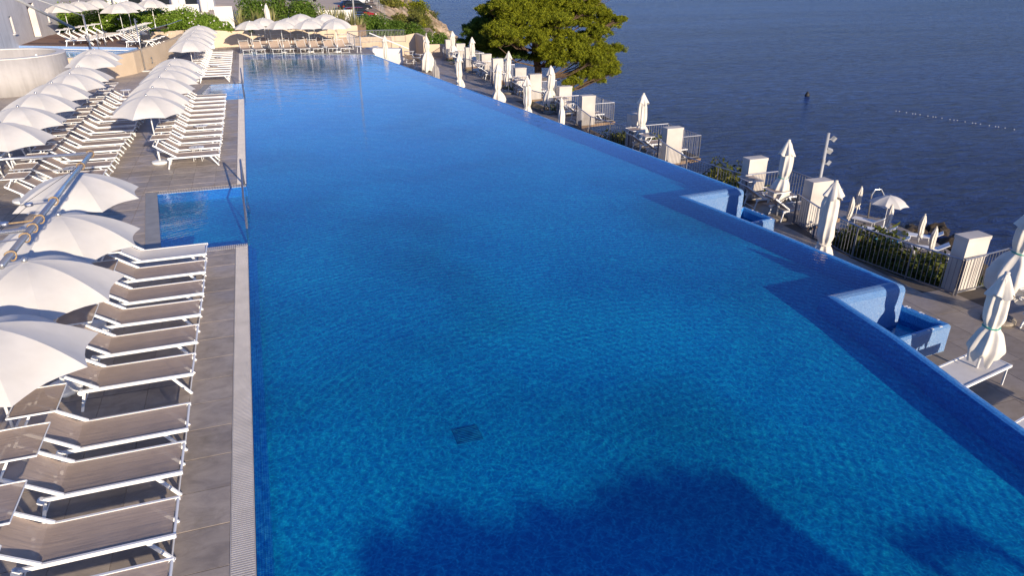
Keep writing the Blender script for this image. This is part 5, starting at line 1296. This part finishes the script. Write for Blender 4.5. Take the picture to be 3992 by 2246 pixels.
cars = [((10.9, 82.5), 'car_black', 1.15, 'nearest parked car, dark hatchback behind the hedge'), ((11.9, 86.5), 'car_grey', .9, 'silver-roofed dark car next to the nearest one'), ((12.4, 90.5), 'car_navy', .75, 'dark blue car with red tail lights in the middle of the row'),
        ((13.0, 95.5), 'car_red', .75, 'dark red car in the row behind the blue one'), ((13.6, 102.5), 'car_black', .9, 'black car with the sun glinting on its rear window'), ((15.0, 112), 'car_white', 1.1, 'white car at the far end of the row, cut by the top edge')]
for (x, y), mt, rz_, lb in cars: car((x, y, inz(x, y) + .02), rz_ - .5, mt, lb)
car((5.6, 84.0, inz(5.6, 84) + .02), 1.9, 'car_white', 'white car with red tail lights on the road left of the lamp post')
# wire fence posts beside the cars
ft = thing('wire_fence', 'line of thin fence posts between the cars and the scrub', 'fence')
for i in range(14):
    b = MB(); x = 15.0 + .22 * i; y = 80 + 2.6 * i; z = inland_z(min(x, 17), y); b.tube([(x, y, z - .3), (x, y, z + 1.5)], .04, 6); b.build('post', 'trim', ft)
b = MB(); b.tube([(15.0 + .22 * i, 80 + 2.6 * i, inland_z(min(15 + .22 * i, 17), 80 + 2.6 * i) + 1.4) for i in range(14)], .012, 4); b.build('wire', 'trim', ft)

t = thing('post_frame', 'unseen twin-post frame behind the viewpoint, guessed from its twin shadow on the near pool floor', 'frame', (10.5, -12.0, T))  # unseen frame, added to cast the twin shadow on the pool floor
for x in (-.15, .78): b = MB(); b.tube([(x, 0, 0), (x, 0, 5.25)], .07, 10); b.build('post', 'trim', t)
b = MB(); b.bar((-.25, 0, 5.3), (.88, 0, 5.3), .14, .16); b.build('beam', 'trim', t)
# ------------------------------------------------------------------ unseen pavilion, guessed and shaped to cast the shadow on the near pool
t = thing('unseen_pavilion', 'unseen flat-roofed pavilion behind the viewpoint, guessed from its shadow on the near pool', 'building', (4.4, -15.5, 0))
b = MB(); b.box(0, 5.05, 0, 3.5, -1, 4.34); b.build('wall', 'render_white', t)
b = MB(); b.box(-.08, 5.13, -.1, 3.6, 4.35, 4.50); b.build('roof', 'pillar', t)
b = MB(); b.box(1.0, 1.95, 3.501, 3.54, 0, 2.2); b.build('door', 'brown_deck', t)
for x in (2.6, 3.9): b = MB(); b.box(x, x + .8, 3.501, 3.54, 1.0, 2.2); b.build('window', 'car_glass', t)
for i, (x, y, rx, h_) in enumerate(((5.0, -12.7, .55, .22), (5.9, -13.0, .7, .42), (6.7, -12.8, .45, .25), (8.1, -12.8, .5, .30), (8.9, -12.9, .6, .36))):
    bush((x, y, 4.5), (rx, .45, h_), ORD[i] + ' added low shrub from the left on the pavilion roof, breaking up its shadow edge', 'leaf', 400 + i, 1500, .06, group='added roof shrubs of the pavilion')  # unseen shrubs added to make the roof's shadow edge irregular
PR.drop(); LG.drop(); TB.drop()
print('objects', len(C.objects), 'tris', sum(len(o.data.polygons) for o in C.objects if o.type == 'MESH'))
